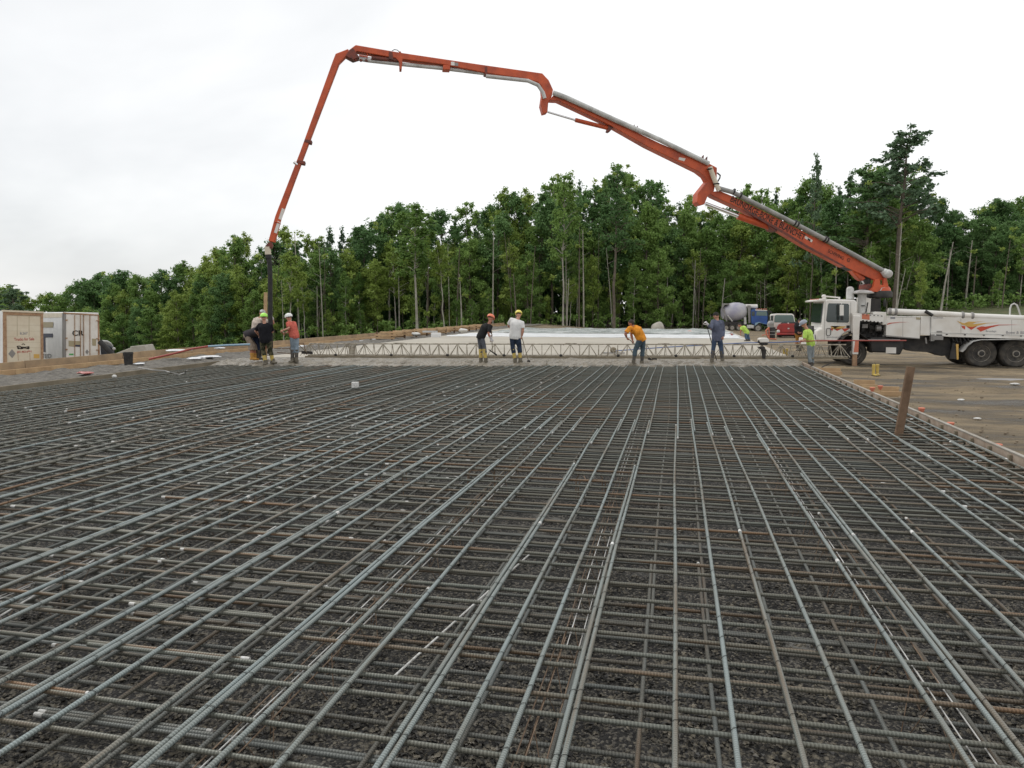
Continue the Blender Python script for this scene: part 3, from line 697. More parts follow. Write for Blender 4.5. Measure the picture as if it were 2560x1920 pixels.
# pale conduit lying among the bars
for (a, c_, lb) in (((975, 1700), (1330, 1380), 'thin white rod lying under the mat at centre foreground'), ((470, 1445), (700, 1310), 'thin white rod lying under the mat at the left'), ((0, 1540), (235, 1400), 'thin white rod lying under the mat at the far left edge')):
    b = MB(); b.tube([G(*a, -.12), G(*c_, -.12)], .0065, 8); b.build('white_rod', M['whitepaint'], label=lb, cat='rod')
# bent standees
def standee(px, py, wpx, lb, hh=.2):
    c_ = G(px, py, -.05); d = dep(c_); w2 = wpx/2*d/FPX
    t = thing('rebar_standee', lb, 'standee', (c_.x, c_.y, -.34), 'rusty bent bar standees in the mat')
    for k, s_ in enumerate((-.14, .14)):
        o_ = FW*s_; b = MB(); b.tube([c_+o_-RT*w2*1.15-UP*.29, c_+o_-RT*w2*1.1-UP*.05, c_+o_-RT*w2*.85+UP*.012, c_+o_+RT*w2*.75+UP*.012, c_+o_+RT*w2*1.0-UP*.03, c_+o_+RT*w2*1.05-UP*.29], .007, 6); b.build('bent_bar', M['rust'], t)
    b = MB(); b.tube([c_-FW*.14-RT*w2*.5+UP*0, c_+FW*.14-RT*w2*.5], .006, 6); b.build('link_bar', M['rust'], t)
standee(1205, 1172, 62, 'rusty bent bar standee at the centre of the mat')
standee(980, 1170, 62, 'rusty bent bar standee left of the centre one')
standee(1478, 1195, 64, 'rusty bent bar standee below the orange-shirted worker')
standee(620, 1160, 60, 'rusty bent bar standee farthest left on the mat')

# ================================================================ fresh concrete
m = MB(); nx, ny = 300, 40
for j in range(ny+1):
    for i in range(nx+1):
        x = XL+.01+(XR-XL-.02)*i/nx; y1 = scr_y(x)-.02; edge = front_y(x)+.55*mnoise.noise(Vec((x*.8, 0, 0)))+.45*mnoise.noise(Vec((x*2.6, 3, 0)))+.2*mnoise.noise(Vec((x*7, 3, 0)))
        v = j/ny; y = edge+(y1-edge)*v
        z = ZS*min(1, v*3.2)+.0 + (.085*mnoise.noise(Vec((x*2.1, y*2.1, 0)))+.06*mnoise.noise(Vec((x*6, y*6, 0))))*(1-v**4)*min(1, v*5)
        if j == 0: z = -.30
        elif j == 1: z = -.12; 
        elif j == 2: z = -.01
        m.v.append((x, y, z))
for j in range(ny):
    for i in range(nx):
        a = j*(nx+1)+i; m.f.append((a, a+1, a+nx+2, a+nx+1)); m.m.append(0)
m.build('fresh_concrete', M['fresh'], kind='stuff', label='wet grey concrete freshly poured over the bars in front of the truss')
# ================================================================ truss screed
A_ = sl+Vec((0, 0, 0)); B_ = sr+Vec((0, 0, 0)); sdir = (B_-A_).normalized(); sn_ = UP.cross(sdir).normalized()
ts = thing('truss_screed', 'long galvanised triangular truss screed spanning the width of the pour', 'screed', (A_+B_)/2)
TH = .50; L_ = (B_-A_).length
b = MB(); b.beam(A_-sdir*.1+UP*.03, B_+sdir*.9+UP*.03, .12, .05); b.build('blade', M['woodmud'], ts, bevel=.005)
b = MB(); b.beam(A_-sdir*.1+sn_*.42+UP*.03, B_+sdir*.9+sn_*.42+UP*.03, .12, .05); b.build('blade', M['woodmud'], ts, bevel=.005)
b = MB(); top = sn_*.21+UP*TH; b.tube([A_+top, B_+sdir*.9+top], .024, 8)
for off in (sn_*.0, sn_*.42): b.tube([A_+off+UP*.085, B_+sdir*.9+off+UP*.085], .013, 6)
b.build('chord', M['truss'], ts)
nb = int((L_+.9)/.345); groups = {}
for i in range(nb+1):
    sec = i//6; b = groups.setdefault(sec, MB()); q = A_+sdir*(.345*i)
    for off in (Vec((0, 0, 0)), sn_*.42):
        b.tube([q+off+UP*.06, q+sn_*.21+UP*TH], .014, 5)
        if i % 2 == 0:
            b.tube([q+sn_*.21+UP*TH, q+sdir*.29+off+UP*.06], .014, 5); b.tube([q+sn_*.21+UP*TH, q-sdir*.29+off+UP*.06], .014, 5)
    if i % 5 == 0:
        b.tube([q+UP*.09, q+sn_*.42+UP*.09], .012, 5)
for sec, b in groups.items(): b.build('web', M['truss'], ts)
for k in range(1, 18, 2):   # vibrator pods low on the blade
    q = A_+sdir*(k*L_/18)+UP*.1; b = MB(); b.ell(q, (.06, .05, .05), n=8, m=6); b.build('vibrator', M['under'], ts)
for k in (0.18, .33, .52, .70): 
    q = A_+sdir*(L_*k)+UP*(TH)+sn_*.21; b = MB(); b.tube([q-sdir*.28-UP*.04, q-sdir*.2+UP*.03, q+sdir*.2+UP*.03, q+sdir*.28-UP*.04], .014, 6); b.build('handle', M['truss'], ts)
# engine with its pale tank on top of the truss
c5 = C(1780, 720, 5.53); ed = dep(B_)-.05
def E(x, y, o=0): return V(*c5(x, y), ed+o)
b = MB(); b.prism([E(660, 700), E(690, 690), E(760, 690), E(790, 705), E(790, 755), E(665, 755)], FW*.30); b.build('engine_cover', M['white'], ts, bevel=.03)
b = MB(); b.prism([E(680, 755), E(775, 755), E(770, 790), E(690, 790)], FW*.26); b.ell(E(655, 740, .1), (.06, .06, .06), n=10); b.prism([E(640, 815), E(735, 815), E(735, 870), E(690, 850)], FW*.2); b.cyl(E(715, 850, .1), E(715, 975, .1), .09, .06); b.build('engine', M['under'], ts, bevel=.01)
# left end winch
b = MB(); q = A_-sdir*.05
b.tube([q+UP*.05-sdir*.5, q+UP*.5-sdir*.42, q+UP*.52-sdir*.1, q+UP*.1], .022, 6); b.tube([q-sdir*1.2+UP*.33, q-sdir*.5+UP*.33], .018, 6); b.tube([q-sdir*1.1+UP*.18, q-sdir*.45+UP*.12], .018, 6)
b.box(q-sdir*.55+UP*.42, (.07, .07, .3), Matrix.Rotation(.3, 3, 'Y')); b.build('end_winch', M['rust'], ts)
b = MB(); q = A_+sdir*1.6; b.cyl(q+UP*.12+sn_*.2, q+UP*.42+sn_*.2, .13, .12); b.box(q+UP*.46+sn_*.2, (.34, .1, .04)); b.build('gearbox', M['truss'], ts)

# ================================================================ pump truck (near side lies in the plane Y = YT)
YT = 30.7
c6 = C(1960, 680, 3.687); c8 = C(2040, 640, 8.296); c9 = C(2200, 740, 6.144)
def T(x, y, o=0, f=c6): p = PY(*f(x, y), YT); return Vec((p.x, YT+o, p.z))
ZG = T(640, 865).z
wc = T(640, 745)
truck = thing('pump_truck', 'white concrete pump truck with orange folding boom parked at the right', 'truck', (wc.x, YT+1.2, ZG))
def TP(name, pts, o, w_, mt, f=c6, parent=None, bevel=.0, label=None):
    b = MB(); b.prism([T(x, y, o, f) for x, y in pts], (0, w_, 0)); return b.build(name, mt, parent or truck, bevel=bevel, label=label)
Yv = Vec((0, 1, 0))
cab = TP('cab', [(372, 268), (400, 250), (655, 255), (672, 278), (674, 560), (640, 548), (590, 552), (545, 575), (515, 605), (490, 640), (300, 632), (300, 540), (345, 520), (350, 470)], 0, 2.35, M['white'], bevel=.05)
TP('roof_visor', [(285, 262), (375, 243), (400, 248), (372, 272), (290, 276)], .05, 2.25, M['white'], parent=cab, bevel=.02)
TP('side_window', [(405, 300), (415, 288), (590, 292), (600, 305), (598, 455), (585, 467), (400, 462), (388, 448)], -.012, .03, M['glass'], parent=cab, bevel=.004)
TP('window_divider', [(492, 290), (500, 290), (500, 465), (492, 465)], -.02, .02, M['black'], parent=cab)
# windscreen on the front face
fx0 = T(368, 285).x; fx1 = T(350, 470).x
b = MB(); b.prism([Vec((T(374, 285).x-.02, YT+.12, T(374, 285).z)), Vec((T(374, 285).x-.02, YT+2.2, T(374, 285).z)), Vec((T(352, 470).x-.03, YT+2.2, T(352, 470).z)), Vec((T(352, 470).x-.03, YT+.12, T(352, 470).z))], (-.03, 0, 0)); b.build('windscreen', M['glass'], cab)
b = MB(); x_ = T(300, 600).x; b.box((x_-.04, YT+1.2, T(300, 590).z), (.05, 1.3, .75)); b.build('grille', M['under'], cab)
b = MB(); b.box((x_-.14, YT+1.17, T(300, 655).z), (.30, 2.4, .26)); b.build('bumper', M['white'], truck, bevel=.03)
for s in (.25, 2.1):
    b = MB(); b.box((x_-.06, YT+s, T(300, 600).z), (.06, .3, .2)); b.build('headlight', M['pipe'], cab)
b = MB()
for o in (-.03,): b.tube([T(390, 530, o), T(395, 520, o), T(422, 520, o), T(430, 530, o), T(428, 575, o), T(420, 585, o), T(395, 585, o), T(390, 575, o), T(390, 530, o)], .012, 6)
b.build('step_frame', M['black'], cab)
TP('door_seam', [(378, 262), (381, 262), (372, 630), (369, 630)], -.006, .01, M['grey'], parent=cab)
TP('door_seam', [(614, 280), (617, 280), (614, 545), (611, 545)], -.006, .01, M['grey'], parent=cab)
TP('door_handle', [(575, 492), (605, 492), (605, 517), (575, 517)], -.02, .03, M['black'], parent=cab)
m = MB(); m.tube([T(510, 285, -.05), T(512, 285, -.35), T(512, 300, -.35)], .012, 6); m.prism([T(497, 303, -.4), T(530, 303, -.4), T(530, 400, -.4), T(497, 400, -.4)], (0, .09, 0)); m.build('mirror', M['white'], cab, bevel=.02)
m = MB(); m.prism([T(500, 405, -.4), T(530, 410, -.4), T(525, 445, -.4), T(500, 440, -.4)], (0, .08, 0)); m.build('mirror', M['black'], cab, bevel=.02)
b = MB(); b.cyl(T(385, 225, .35), T(388, 245, .35), .07); b.tube([T(385, 222, .35), T(530, 236, .35)], .03); b.cyl(T(528, 228, .35), T(528, 250, .35), .035); b.ell(T(384, 222, .35), (.09, .09, .07)); b.build('air_horn', M['white'], cab)
for k in range(5):
    b = MB(); b.ell(Vec((T(330, 262).x, YT+.3+k*.43, T(330, 250).z)), (.04, .035, .022), n=8, m=5); b.build('marker_light', M['red_pale'], cab)
# gold and red flame decals on the door, then on the box
def decal(polys, o, f, par):
    for mt, pts in polys:
        b = MB(); b.prism([T(x, y, o, f) for x, y in pts], (0, .004, 0)); b.build('decal', M[mt], par, smooth=False)
decal([('gold', [(430, 497), (470, 520), (440, 528), (480, 515), (520, 500), (570, 500), (560, 512), (520, 525), (470, 530), (445, 525)]), ('decal', [(425, 520), (455, 520), (445, 545)]), ('decal', [(455, 520), (530, 522), (490, 543)]), ('decal', [(530, 520), (606, 520), (560, 552)])], -.008, c6, cab)
b = MB()
# front fender and wheels
b.tube([T(486, 745, .02), T(490, 690, .02), T(512, 635, .02), T(560, 590, .02), T(620, 565, .02), T(690, 570, .02), T(745, 605, .02), T(785, 660, .02), T(800, 740, .02)], [(.28, .03)]*9, 8, side=(0, 1, 0)); b.build('front_fender', M['under'], truck)
def wheel(c, r, w_, name='wheel', nut=8, dish=.6, rm='rim'):
    b = MB(); b.lathe(c+Vec((0, 0, 0)), (0, 1, 0), [(r*.56, .02), (r*.62, .0), (r*.86, -.02), (r*.96, .02), (r, .06), (r, w_-.06), (r*.95, w_), (r*.55, w_)], 32); t = b.build('wheel', M['tyre'], truck)
    b = MB(); b.lathe(c, (0, 1, 0), [(r*.10, -.03), (r*.22, -.03), (r*.24, .02), (r*.40, .05), (r*.46, .10), (r*.52, .05), (r*.575, .0), (r*.575, .03)], 28); b.build('rim', M[rm], t); b = MB(); b.lathe(c, (0, 1, 0), [(r*.10, -.05), (r*.17, -.04), (r*.18, -.02)], 16); b.build('hub', M['rim' if rm == 'rim2' else 'under'], t)
    b = MB()
    for k in range(nut):
        a = 2*pi*k/nut; b.cyl(c+Vec((r*.38*cos(a), .018, r*.38*sin(a))), c+Vec((r*.36*cos(a), .07, r*.36*sin(a))), r*.055, n=8)
    b.build('hand_hole', M['black'], t); return t
rw = wc.z-ZG
wheel(wc+Vec((0, .05, 0)), rw, .42, rm='rim2', nut=10); wheel(Vec((wc.x, YT+1.95, wc.z)), rw, .42)
rr_ = .535
for cx in (1822, 2142, 2340):
    if cx == 2340: continue
    c_ = T(cx, 800); c_.z = ZG+rr_
    wheel(Vec((c_.x, YT+.05, c_.z)), rr_, .28); wheel(Vec((c_.x, YT+.36, c_.z)), rr_, .28, nut=6); wheel(Vec((c_.x, YT+1.95, c_.z)), rr_, .5, nut=6)
b = MB(); b.tube([T(1632, 735, .15), T(1655, 715, .15), T(1680, 680, .15), T(1730, 640, .15), T(1800, 625, .15), T(2100, 622, .15), T(2300, 630, .15), T(2400, 680, .15)], [(.33, .018)]*8, 8, side=(0, 1, 0)); b.build('rear_fender', M['pipe'], truck)
TP('mud_flap', [(1560, 650), (1612, 665), (1612, 805), (1530, 800)], .05, .05, M['under']); TP('flap_edge', [(1588, 665), (1612, 665), (1612, 808), (1596, 806)], .03, .03, M['gold'])
# chassis frame
TP('chassis', [(480, 600), (2300, 600), (2300, 690), (1500, 690), (1480, 690), (800, 700), (480, 690)], .75, .9, M['under'])
TP('tank', [(800, 600), (1110, 600), (1112, 700), (1080, 765), (1000, 762), (950, 745), (800, 740)], .1, .6, M['under'], bevel=.05)
TP('tank_plate', [(946, 695), (1040, 697), (1038, 752), (944, 750)], .08, .03, M['white'])
TP('hydraulics', [(1110, 610), (1500, 600), (1560, 620), (1560, 770), (1480, 780), (1380, 745), (1200, 735), (1110, 700)], .3, .8, M['under'])
# machinery behind the cab
TP('machinery', [(672, 450), (940, 460), (940, 600), (800, 640), (672, 560)], .5, 1.3, M['under'])
b = MB()
for _ in range(26):
    x, y = rnd.uniform(690, 920), rnd.uniform(460, 610); q = T(x, y, rnd.uniform(.3, .5))
    if _ % 2: b.box(q, (rnd.uniform(.05, .2), .1, rnd.uniform(.04, .14)))
    else: b.tube([q, q+Vec((rnd.uniform(-.3, .3), -.05, rnd.uniform(-.2, .2))), q+Vec((rnd.uniform(-.4, .4), 0, -.35))], .022, 6)
b.build('fittings', M['under'], truck)
b = MB(); b.cyl(T(860, 520, .2), T(905, 520, .2), .12); b.box(T(760, 500, .25), (.2, .1, .15)); b.build('filter', M['grey'], truck)
b = MB(); b.box((T(860, 640).x, YT+.2, T(860, 625).z), (1.6, .4, .05)); b.build('deck', M['grey'], truck)
# outrigger
out_ = TP('outrigger_arm', [(655, 378), (908, 402), (905, 468), (690, 450), (672, 575), (618, 575), (620, 380)], -.22, .2, M['white'], bevel=.01)
TP('outrigger_leg', [(622, 400), (685, 405), (668, 755), (617, 755)], -.30, .22, M['white'], parent=out_, bevel=.015)
TP('outrigger_jack', [(620, 755), (660, 755), (658, 868), (618, 868)], -.27, .15, M['rustframe'], parent=out_)
b = MB(); b.prism([T(560, 878, -.6), T(740, 880, -.6), T(740, 896, -.6), T(560, 894, -.6)], (0, .7, 0)); b.build('outrigger_pad', M['wood'], out_)
TP('warning_mark', [(705, 385), (775, 390), (775, 440), (705, 432)], -.226, .01, M['red_pale'], parent=out_)
TP('warning_mark', [(640, 630), (672, 630), (668, 735), (625, 735)], -.31, .01, M['red_pale'], parent=out_)
b = MB()
for k in range(6): b.ell(T(715+k*34, 447+k*3.2, -.24), (.035, .02, .022), n=8, m=5)
for k in range(6): b.ell(T(715+k*34, 392+k*2.6, -.24), (.03, .02, .015), n=8, m=5)
b.build('bolt_holes', M['black'], out_)
TP('valve_box', [(820, 372), (848, 365), (945, 370), (948, 485), (905, 488), (905, 400), (820, 392)], .0, .5, M['white'], bevel=.02)
# side boxes
def pane(name, pts, mt=M['white'], o=0., w_=.6, f=c9, bv=.012, par=None): return TP(name, pts, o, w_, mt, f=f, bevel=bv, parent=par)
pane('side_locker', [(105, 300), (620, 318), (612, 650), (90, 612)], w_=.7)
pane('corner_panel', [(628, 318), (772, 322), (772, 608), (618, 600)], w_=.7, o=.01)
box_ = pane('side_box', [(780, 320), (2700, 360), (2700, 675), (1060, 628), (780, 606)], w_=2.3, o=.0)
pane('panel_frame', [(772, 322), (788, 322), (788, 555), (2700, 612), (2700, 626), (772, 566)], M['pipe'], -.015, .02, bv=0, par=box_)
pane('latch', [(860, 590), (950, 592), (950, 612), (870, 612)], M['black'], -.02, .02, bv=0, par=box_)
pane('number_plate', [(870, 535), (950, 535), (950, 560), (870, 560)], M['grey'], -.02, .02, bv=0, par=box_)
pane('vent', [(160, 318), (232, 320), (232, 352), (160, 350)], M['inkgrey'], -.01, .02, bv=0); pane('vent', [(555, 325), (618, 330), (618, 365), (555, 360)], M['tan'], -.01, .02, bv=0)
pane('lower_rail', [(90, 600), (612, 650), (612, 660), (90, 622)], M['grey'], -.01, .05, bv=0)
decal([('decal', [(105, 430), (150, 412), (300, 400), (450, 400), (300, 406), (170, 424), (108, 442)]),
       ('gold', [(1180, 380), (1260, 410), (1330, 425), (1450, 430), (1640, 412), (1830, 410), (1640, 420), (1520, 450), (1420, 475), (1340, 470), (1300, 450), (1255, 440)]),
       ('gold', [(1300, 415), (1360, 392), (1470, 395), (1600, 388), (1480, 402), (1430, 425), (1320, 430)]),
       ('decal', [(1248, 455), (1308, 465), (1305, 515), (1265, 490)]),
       ('decal', [(1330, 470), (1420, 476), (1500, 455), (1400, 520)]),
       ('decal', [(1478, 490), (1560, 465), (1620, 470), (1820, 440), (2150, 440), (1830, 450), (1700, 485), (1545, 548)])], -.010, c9, box_)
xh = Vec((1, 0, 0))
text_obj('script_lettering', 'Brundage', T(1625, 560, 0, c9), xh, UP, .085, M['inkgrey'], box_, lift=.008)
text_obj('script_lettering', 'Bone & Blanchet', T(1935, 580, 0, c9), xh, UP, .10, M['inkgrey'], box_, lift=.008)
text_obj('small_lettering', 'SCHWING', T(820, 345, 0, c9), xh, UP, .05, M['inkgrey'], box_, lift=.008)
for x in (1010, 1290, 1580, 1870, 2150):
    pane('hinge', [(x, 560+x*.022), (x+28, 560+x*.022), (x+28, 574+x*.022), (x, 573+x*.022)], M['under'], -.02, .02, bv=0, par=box_)
pane('panel_seam', [(1240, 345), (1244, 345), (1244, 590), (1240, 590)], M['grey'], -.003, .01, bv=0, par=box_); pane('panel_seam', [(2020, 365), (2024, 365), (2024, 612), (2020, 612)], M['grey'], -.003, .01, bv=0, par=box_)
pane('locker_seam', [(112, 318), (612, 335), (612, 339), (112, 322)], M['grey'], -.003, .01, bv=0); pane('locker_seam', [(350, 328), (354, 328), (350, 620), (346, 620)], M['grey'], -.003, .01, bv=0)
for q in range(9):
    x = 1120+q*60; BTy = [T(x, 640, .1, c9), T(x+20, 690+20*(q % 3), .05, c9), T(x+70, 700, .1, c9), T(x+90, 640, .2, c9)]
    b = MB(); b.tube(BTy, .02, 6); b.build('hose', M['black'], truck)
b = MB(); b.box(T(880, 640, .0, c9), (.35, .2, .16)); b.box(T(800, 640, .02, c9), (.12, .2, .25)); b.cyl(T(700, 640, .0, c9), T(712, 730, .0, c9), .03); b.build('control_valves', M['grey'], truck)
text_obj('door_lettering', 'BRUNDAGE-BONE', T(395, 607, -.006), xh, UP, .05, M['inkgrey'], cab, lift=.004)
# top pipe along the body
b = MB(); b.tube([T(130, 235, .1, c9), T(700, 262, .1, c9), T(1270, 300, .1, c9), T(1420, 312, .1, c9), T(2600, 362, .1, c9)], .115, 16); dp = b.build('deck_pipe', M['white'], truck)
for x, y in ((150, 240), (240, 243), (1270, 300), (1418, 308)):
    b = MB(); b.lathe(T(x-12, y, .1, c9), (1, 0, -.03), [(.13, 0), (.145, .02), (.145, .06), (.13, .09)], 18); b.build('pipe_clamp', M['grey'], dp)
b = MB(); b.tube([T(690, 232, -.05, c9), T(800, 300, -.05, c9)], .06, 8); b.build('strap', M['under'], truck)
b = MB(); b.tube([T(2030, 312, .2, c9), T(2035, 190, .2, c9), T(2055, 135, .2, c9), T(2100, 115, .2, c9), T(2140, 140, .2, c9), T(2165, 200, .2, c9), T(2200, 318, .2, c9)], .03, 8); b.build('hand_rail', M['pipe'], truck)
# exhaust, air cleaner, pedestal
b = MB(); b.cyl(T(755, 890, .4, c8), T(757, 700, .4, c8), .145, .14, 16); b.ell(T(757, 690, .4, c8), (.14, .14, .12)); b.build('exhaust_stack', M['pipe'], truck)
b = MB(); b.cyl(T(1005, 1180, .4, c8), T(1010, 790, .4, c8), .16, .16, 16); b.lathe(T(1015, 790, .4, c8), UP, [(.1, 0), (.40, .03), (.42, .06), (.3, .13), (.1, .17)], 24); b.build('air_cleaner', M['pipe'], truck)
ped = TP('pedestal', [(1045, 850), (1185, 880), (1170, 1190), (1045, 1190)], .3, 1.3, M['white'], f=c8, bevel=.02)
TP('pedestal_core', [(1185, 880), (1430, 880), (1435, 1165), (1180, 1165)], .6, 1.0, M['under'], f=c8)
b = MB(); b.tube([T(1110, 960, .25, c8), T(1070, 1170, .25, c8)], .02, 6); b.tube([T(960, 1030, .2, c8), T(1040, 1030, .2, c8)], .02, 6); b.ell(T(1470, 970, .3, c8), (.06, .05, .16)); b.build('hoses', M['black'], truck)
tc_ = T(1320, 800, 1.0, c8); 
tc_ = PY(*c8(1305, 800), YT+1.0)
pr = lambda r: r*dep(tc_)/FPX/8.296
b = MB(); b.lathe(tc_-UP*.13, UP, [(.44, 0), (.48, .04), (.48, .22), (.44, .27)], 32); b.build('turntable', M['under'], truck, bevel=.01)

# ================================================================ boom, in a vertical plane from the turntable to the hose
P0 = Vec((tc_.x, tc_.y, 0)); hz = V(676, 880, 25.2); P1 = Vec((hz.x, hz.y, 0))
bd = (P1-P0).normalized(); bn = Vec((-bd.y, bd.x, 0)); bn = bn if bn.dot(FW) > 0 else -bn     # away from the viewer
def Bp(px, py, o=0.0):
    r = ray(px, py); a0 = P0+bn*o
    t = (Vec((a0.x, a0.y, 0))-Vec((CO.x, CO.y, 0))).dot(bn)/r.dot(bn); return CO+r*t
boom = thing('boom', '', 'x', P0); bpy.data.objects.remove(boom)
def BP(name, pts, o, w_, mt, parent=truck, bevel=.015, f=None):
    b = MB(); b.prism([Bp(*(f(x, y) if f else (x, y)), o) for x, y in pts], bn*w_); return b.build(name, mt, parent, bevel=bevel)
def BT(name, pts, r, mt, o=0, parent=truck, f=None, n=12):
    b = MB(); b.tube([Bp(*(f(x, y) if f else (x, y)), o) for x, y in pts], r, n); return b.build(name, mt, parent)
d8 = c8
BP('turret', [(1130, 745), (1130, 700), (1195, 640), (1230, 480), (1320, 470), (1330, 600), (1400, 610), (1410, 470), (1465, 430), (1530, 750)], -.35, .12, M['orange'], f=d8)
BP('turret', [(1130, 745), (1150, 700), (1215, 640), (1250, 480), (1330, 470), (1340, 600), (1400, 610), (1410, 470), (1465, 430), (1530, 750)], .30, .12, M['orange'], f=d8)
b = MB(); b.lathe(tc_+UP*.14, UP, [(.42, 0), (.40, .10), (.30, .2), (.2, .24)], 28); b.build('turret_base', M['orange'], truck)
BP('turret_plate', [(1330, 720), (1360, 660), (1430, 645), (1490, 700), (1500, 748), (1340, 745)], -.37, .015, M['pipe'], f=d8)
BP('turret_link', [(1050, 690), (1060, 590), (1140, 570), (1190, 640), (1190, 700)], -.25, .5, M['orange_dark'], f=d8)
S1 = BP('boom_section', [(1772, 480), (1800, 477), (1850, 498), (1945, 546), (2053, 601), (2150, 652), (2212, 686), (2212, 700), (2185, 700), (2113, 667), (2016, 616), (1956, 580), (1860, 525), (1785, 491)], -.22, .44, M['orange'], bevel=.02)
S2 = BP('boom_section', [(1372, 250), (1382, 240), (1391, 233), (1409, 239), (1529, 300), (1650, 358), (1776, 410), (1793, 419), (1792, 458), (1782, 478), (1769, 454), (1762, 441), (1745, 428), (1617, 365), (1524, 312), (1410, 258), (1395, 251)], -.19, .38, M['orange'], bevel=.02)
S2b = BP('boom_knuckle', [(1769, 453), (1745, 483), (1743, 505), (1750, 513), (1761, 511), (1770, 489), (1785, 478), (1790, 455)], -.22, .44, M['orange'], parent=S2)
S3 = BP('boom_section', [(868, 128), (889, 112), (1006, 132), (1201, 161), (1356, 183), (1372, 200), (1383, 224), (1380, 240), (1371, 256), (1369, 281), (1358, 284), (1352, 263), (1356, 236), (1354, 215), (1345, 205), (1320, 198), (1210, 181), (1108, 161), (1001, 147), (893, 128), (878, 137)], -.16, .32, M['orange'], bevel=.02)
S4 = BP('boom_section', [(839, 134), (870, 122), (877, 134), (863, 142), (848, 157), (763, 380), (702, 545), (686, 606), (671, 602), (688, 540), (750, 380), (832, 152)], -.13, .26, M['orange'], bevel=.015)
# joints and brackets
c7 = C(1720, 380, 3.814); cA = C(820, 90, 2.257); cB = C(820, 100, 5.53); cE = C(1640, 380, 9.217)
BP('hinge_bracket', [(300, 130), (345, 110), (410, 200), (435, 240), (340, 270), (240, 215)], -.18, .36, M['orange_dark'], S3, f=cB)
BP('saddle', [(990, 150), (1010, 160), (1030, 270), (1020, 400), (990, 400), (985, 300), (940, 250)], -.17, .34, M['orange'], S3, f=cB); BP('saddle', [(840, 150), (890, 160), (910, 280), (840, 260)], -.175, .35, M['orange_dark'], S3, f=cB)
BP('saddle', [(1590, 340), (1690, 350), (1690, 410), (1590, 405)], -.165, .33, M['orange'], S3, f=cB); BP('saddle', [(2165, 365), (2205, 365), (2205, 480), (2165, 470)], -.165, .33, M['orange_dark'], S3, f=cB)
BT('pipe_hanger', [(540, 180), (545, 235), (430, 215)], .03, M['orange'], -.1, S3, cB, 6)
BT('delivery_pipe', [(430, 262), (560, 285), (1010, 335), (1590, 392), (2190, 465)], .065, M['pipe'], -.02, S3, cB)
BT('delivery_pipe', [(1215, 181.5+9), (1320, 202), (1345, 213), (1358, 232), (1362, 246)], .065, M['pipe'], -.26, S3)
BT('piston_rod', [(380, 235), (600, 262)], .045, M['chrome'], .05, S3, cB); BT('cylinder', [(600, 250), (980, 285)], .085, M['orange_dark'], -.05, S3, cB)
b = MB()
for x, y in ((385, 275), (455, 282), (530, 285)): b.ell(Bp(*cB(x, y), -.1), (.05, .05, .05), n=8)
b.build('pipe_coupling', M['orange_dark'], S3)
BT('cable', [(885, 150), (920, 132), (960, 140), (985, 165)], .012, M['black'], 0, S3, cB, 6)
BP('label_plate', [(1700, 300), (1750, 300), (1750, 352), (1700, 348)], -.166, .01, M['white'], S3, f=cB, bevel=0); BP('label_plate', [(1755, 310), (1800, 315), (1800, 360), (1752, 352)], -.166, .01, M['grey'], S3, f=cB, bevel=0)
# pipe and ram of the second section
BT('delivery_pipe', [(1383, 232), (1400, 238), (1420, 246), (1529, 296), (1650, 350), (1772, 409)], .085, M['pipe'], -.26, S2)
BT('piston_rod', [(1369, 280), (1440, 301)], .035, M['chrome'], 0, S2); BT('cylinder', [(1438, 300), (1527, 322)], .075, M['orange'], 0, S2)
BP('cylinder_bracket', [(1512, 300), (1535, 306), (1534, 318), (1524, 330), (1518, 328), (1522, 314)], -.12, .24, M['orange_dark'], S2)
for (x, y) in ((1582, 319), (1590, 322), (1755, 395), (1764, 399)):
    BP('clamp_ear', [(x, y), (x+4, y+3), (x+5, y-8), (x+2, y-5)], -.3, .08, M['orange_dark'], S2, bevel=0)
BP('label_plate', [(1698, 393), (1714, 396), (1711, 403), (1696, 399)], -.196, .01, M['white'], S2, bevel=0)
BT('link_pipe', [(1774.5, 417), (1785, 446), (1797, 476)], .085, M['cream'], -.33, S2)
BT('hose_loop', [(1410, 480), (1480, 540), (1470, 600), (1410, 700), (1430, 740)], .028, M['black'], -.1, S2, cE, 6)
b = MB(); b.ell(Bp(*cE(1240, 395), -.33), (.11, .1, .04)); b.ell(Bp(*cE(1390, 735), -.33), (.12, .1, .05)); b.build('pipe_coupling', M['under'], S2)
# base section
BT('delivery_pipe', [(1798, 471), (1830, 480), (1950, 540), (2060, 597), (2150, 645), (2216, 681)], .085, M['pipe_dark'], -.30, S1)
b = MB(); b.ell(Bp(*c8(1480, 370), -.35), (.20, .17, .17)); b.ell(Bp(*c8(1420, 330), -.3), (.15, .15, .13)); b.build('pipe_elbow', M['pipe'], S1)
for (x, y) in ((1987, 557), (1994, 561), (2062, 597), (2068, 600), (1834, 479), (1851, 488)):
    b = MB(); q = Bp(x, y, -.30); b.lathe(q-bd*.0, (Bp(x+10, y+5.1, -.30)-q), [(.10, -.03), (.12, -.02), (.12, .02), (.10, .03)], 14); b.build('pipe_clamp', M['under'], S1)
BT('piston_rod', [(165, 492), (480, 612)], .07, M['chrome'], -.0, S1, c7); BT('cylinder', [(478, 612), (700, 690), (810, 725)], .12, M['orange'], 0, S1, c7)
BP('cylinder_bracket', [(760, 690), (860, 715), (850, 760), (800, 750)], -.2, .4, M['orange_dark'], S1, f=c7)
BP('lift_cylinder', [(740, 290), (850, 300), (930, 370), (1045, 460), (970, 520), (890, 470), (820, 390)], -.15, .3, M['orange'], truck, f=c8, bevel=.04)
BT('lift_rod', [(960, 520), (1015, 600)], .035, M['chrome'], 0, truck, c8)
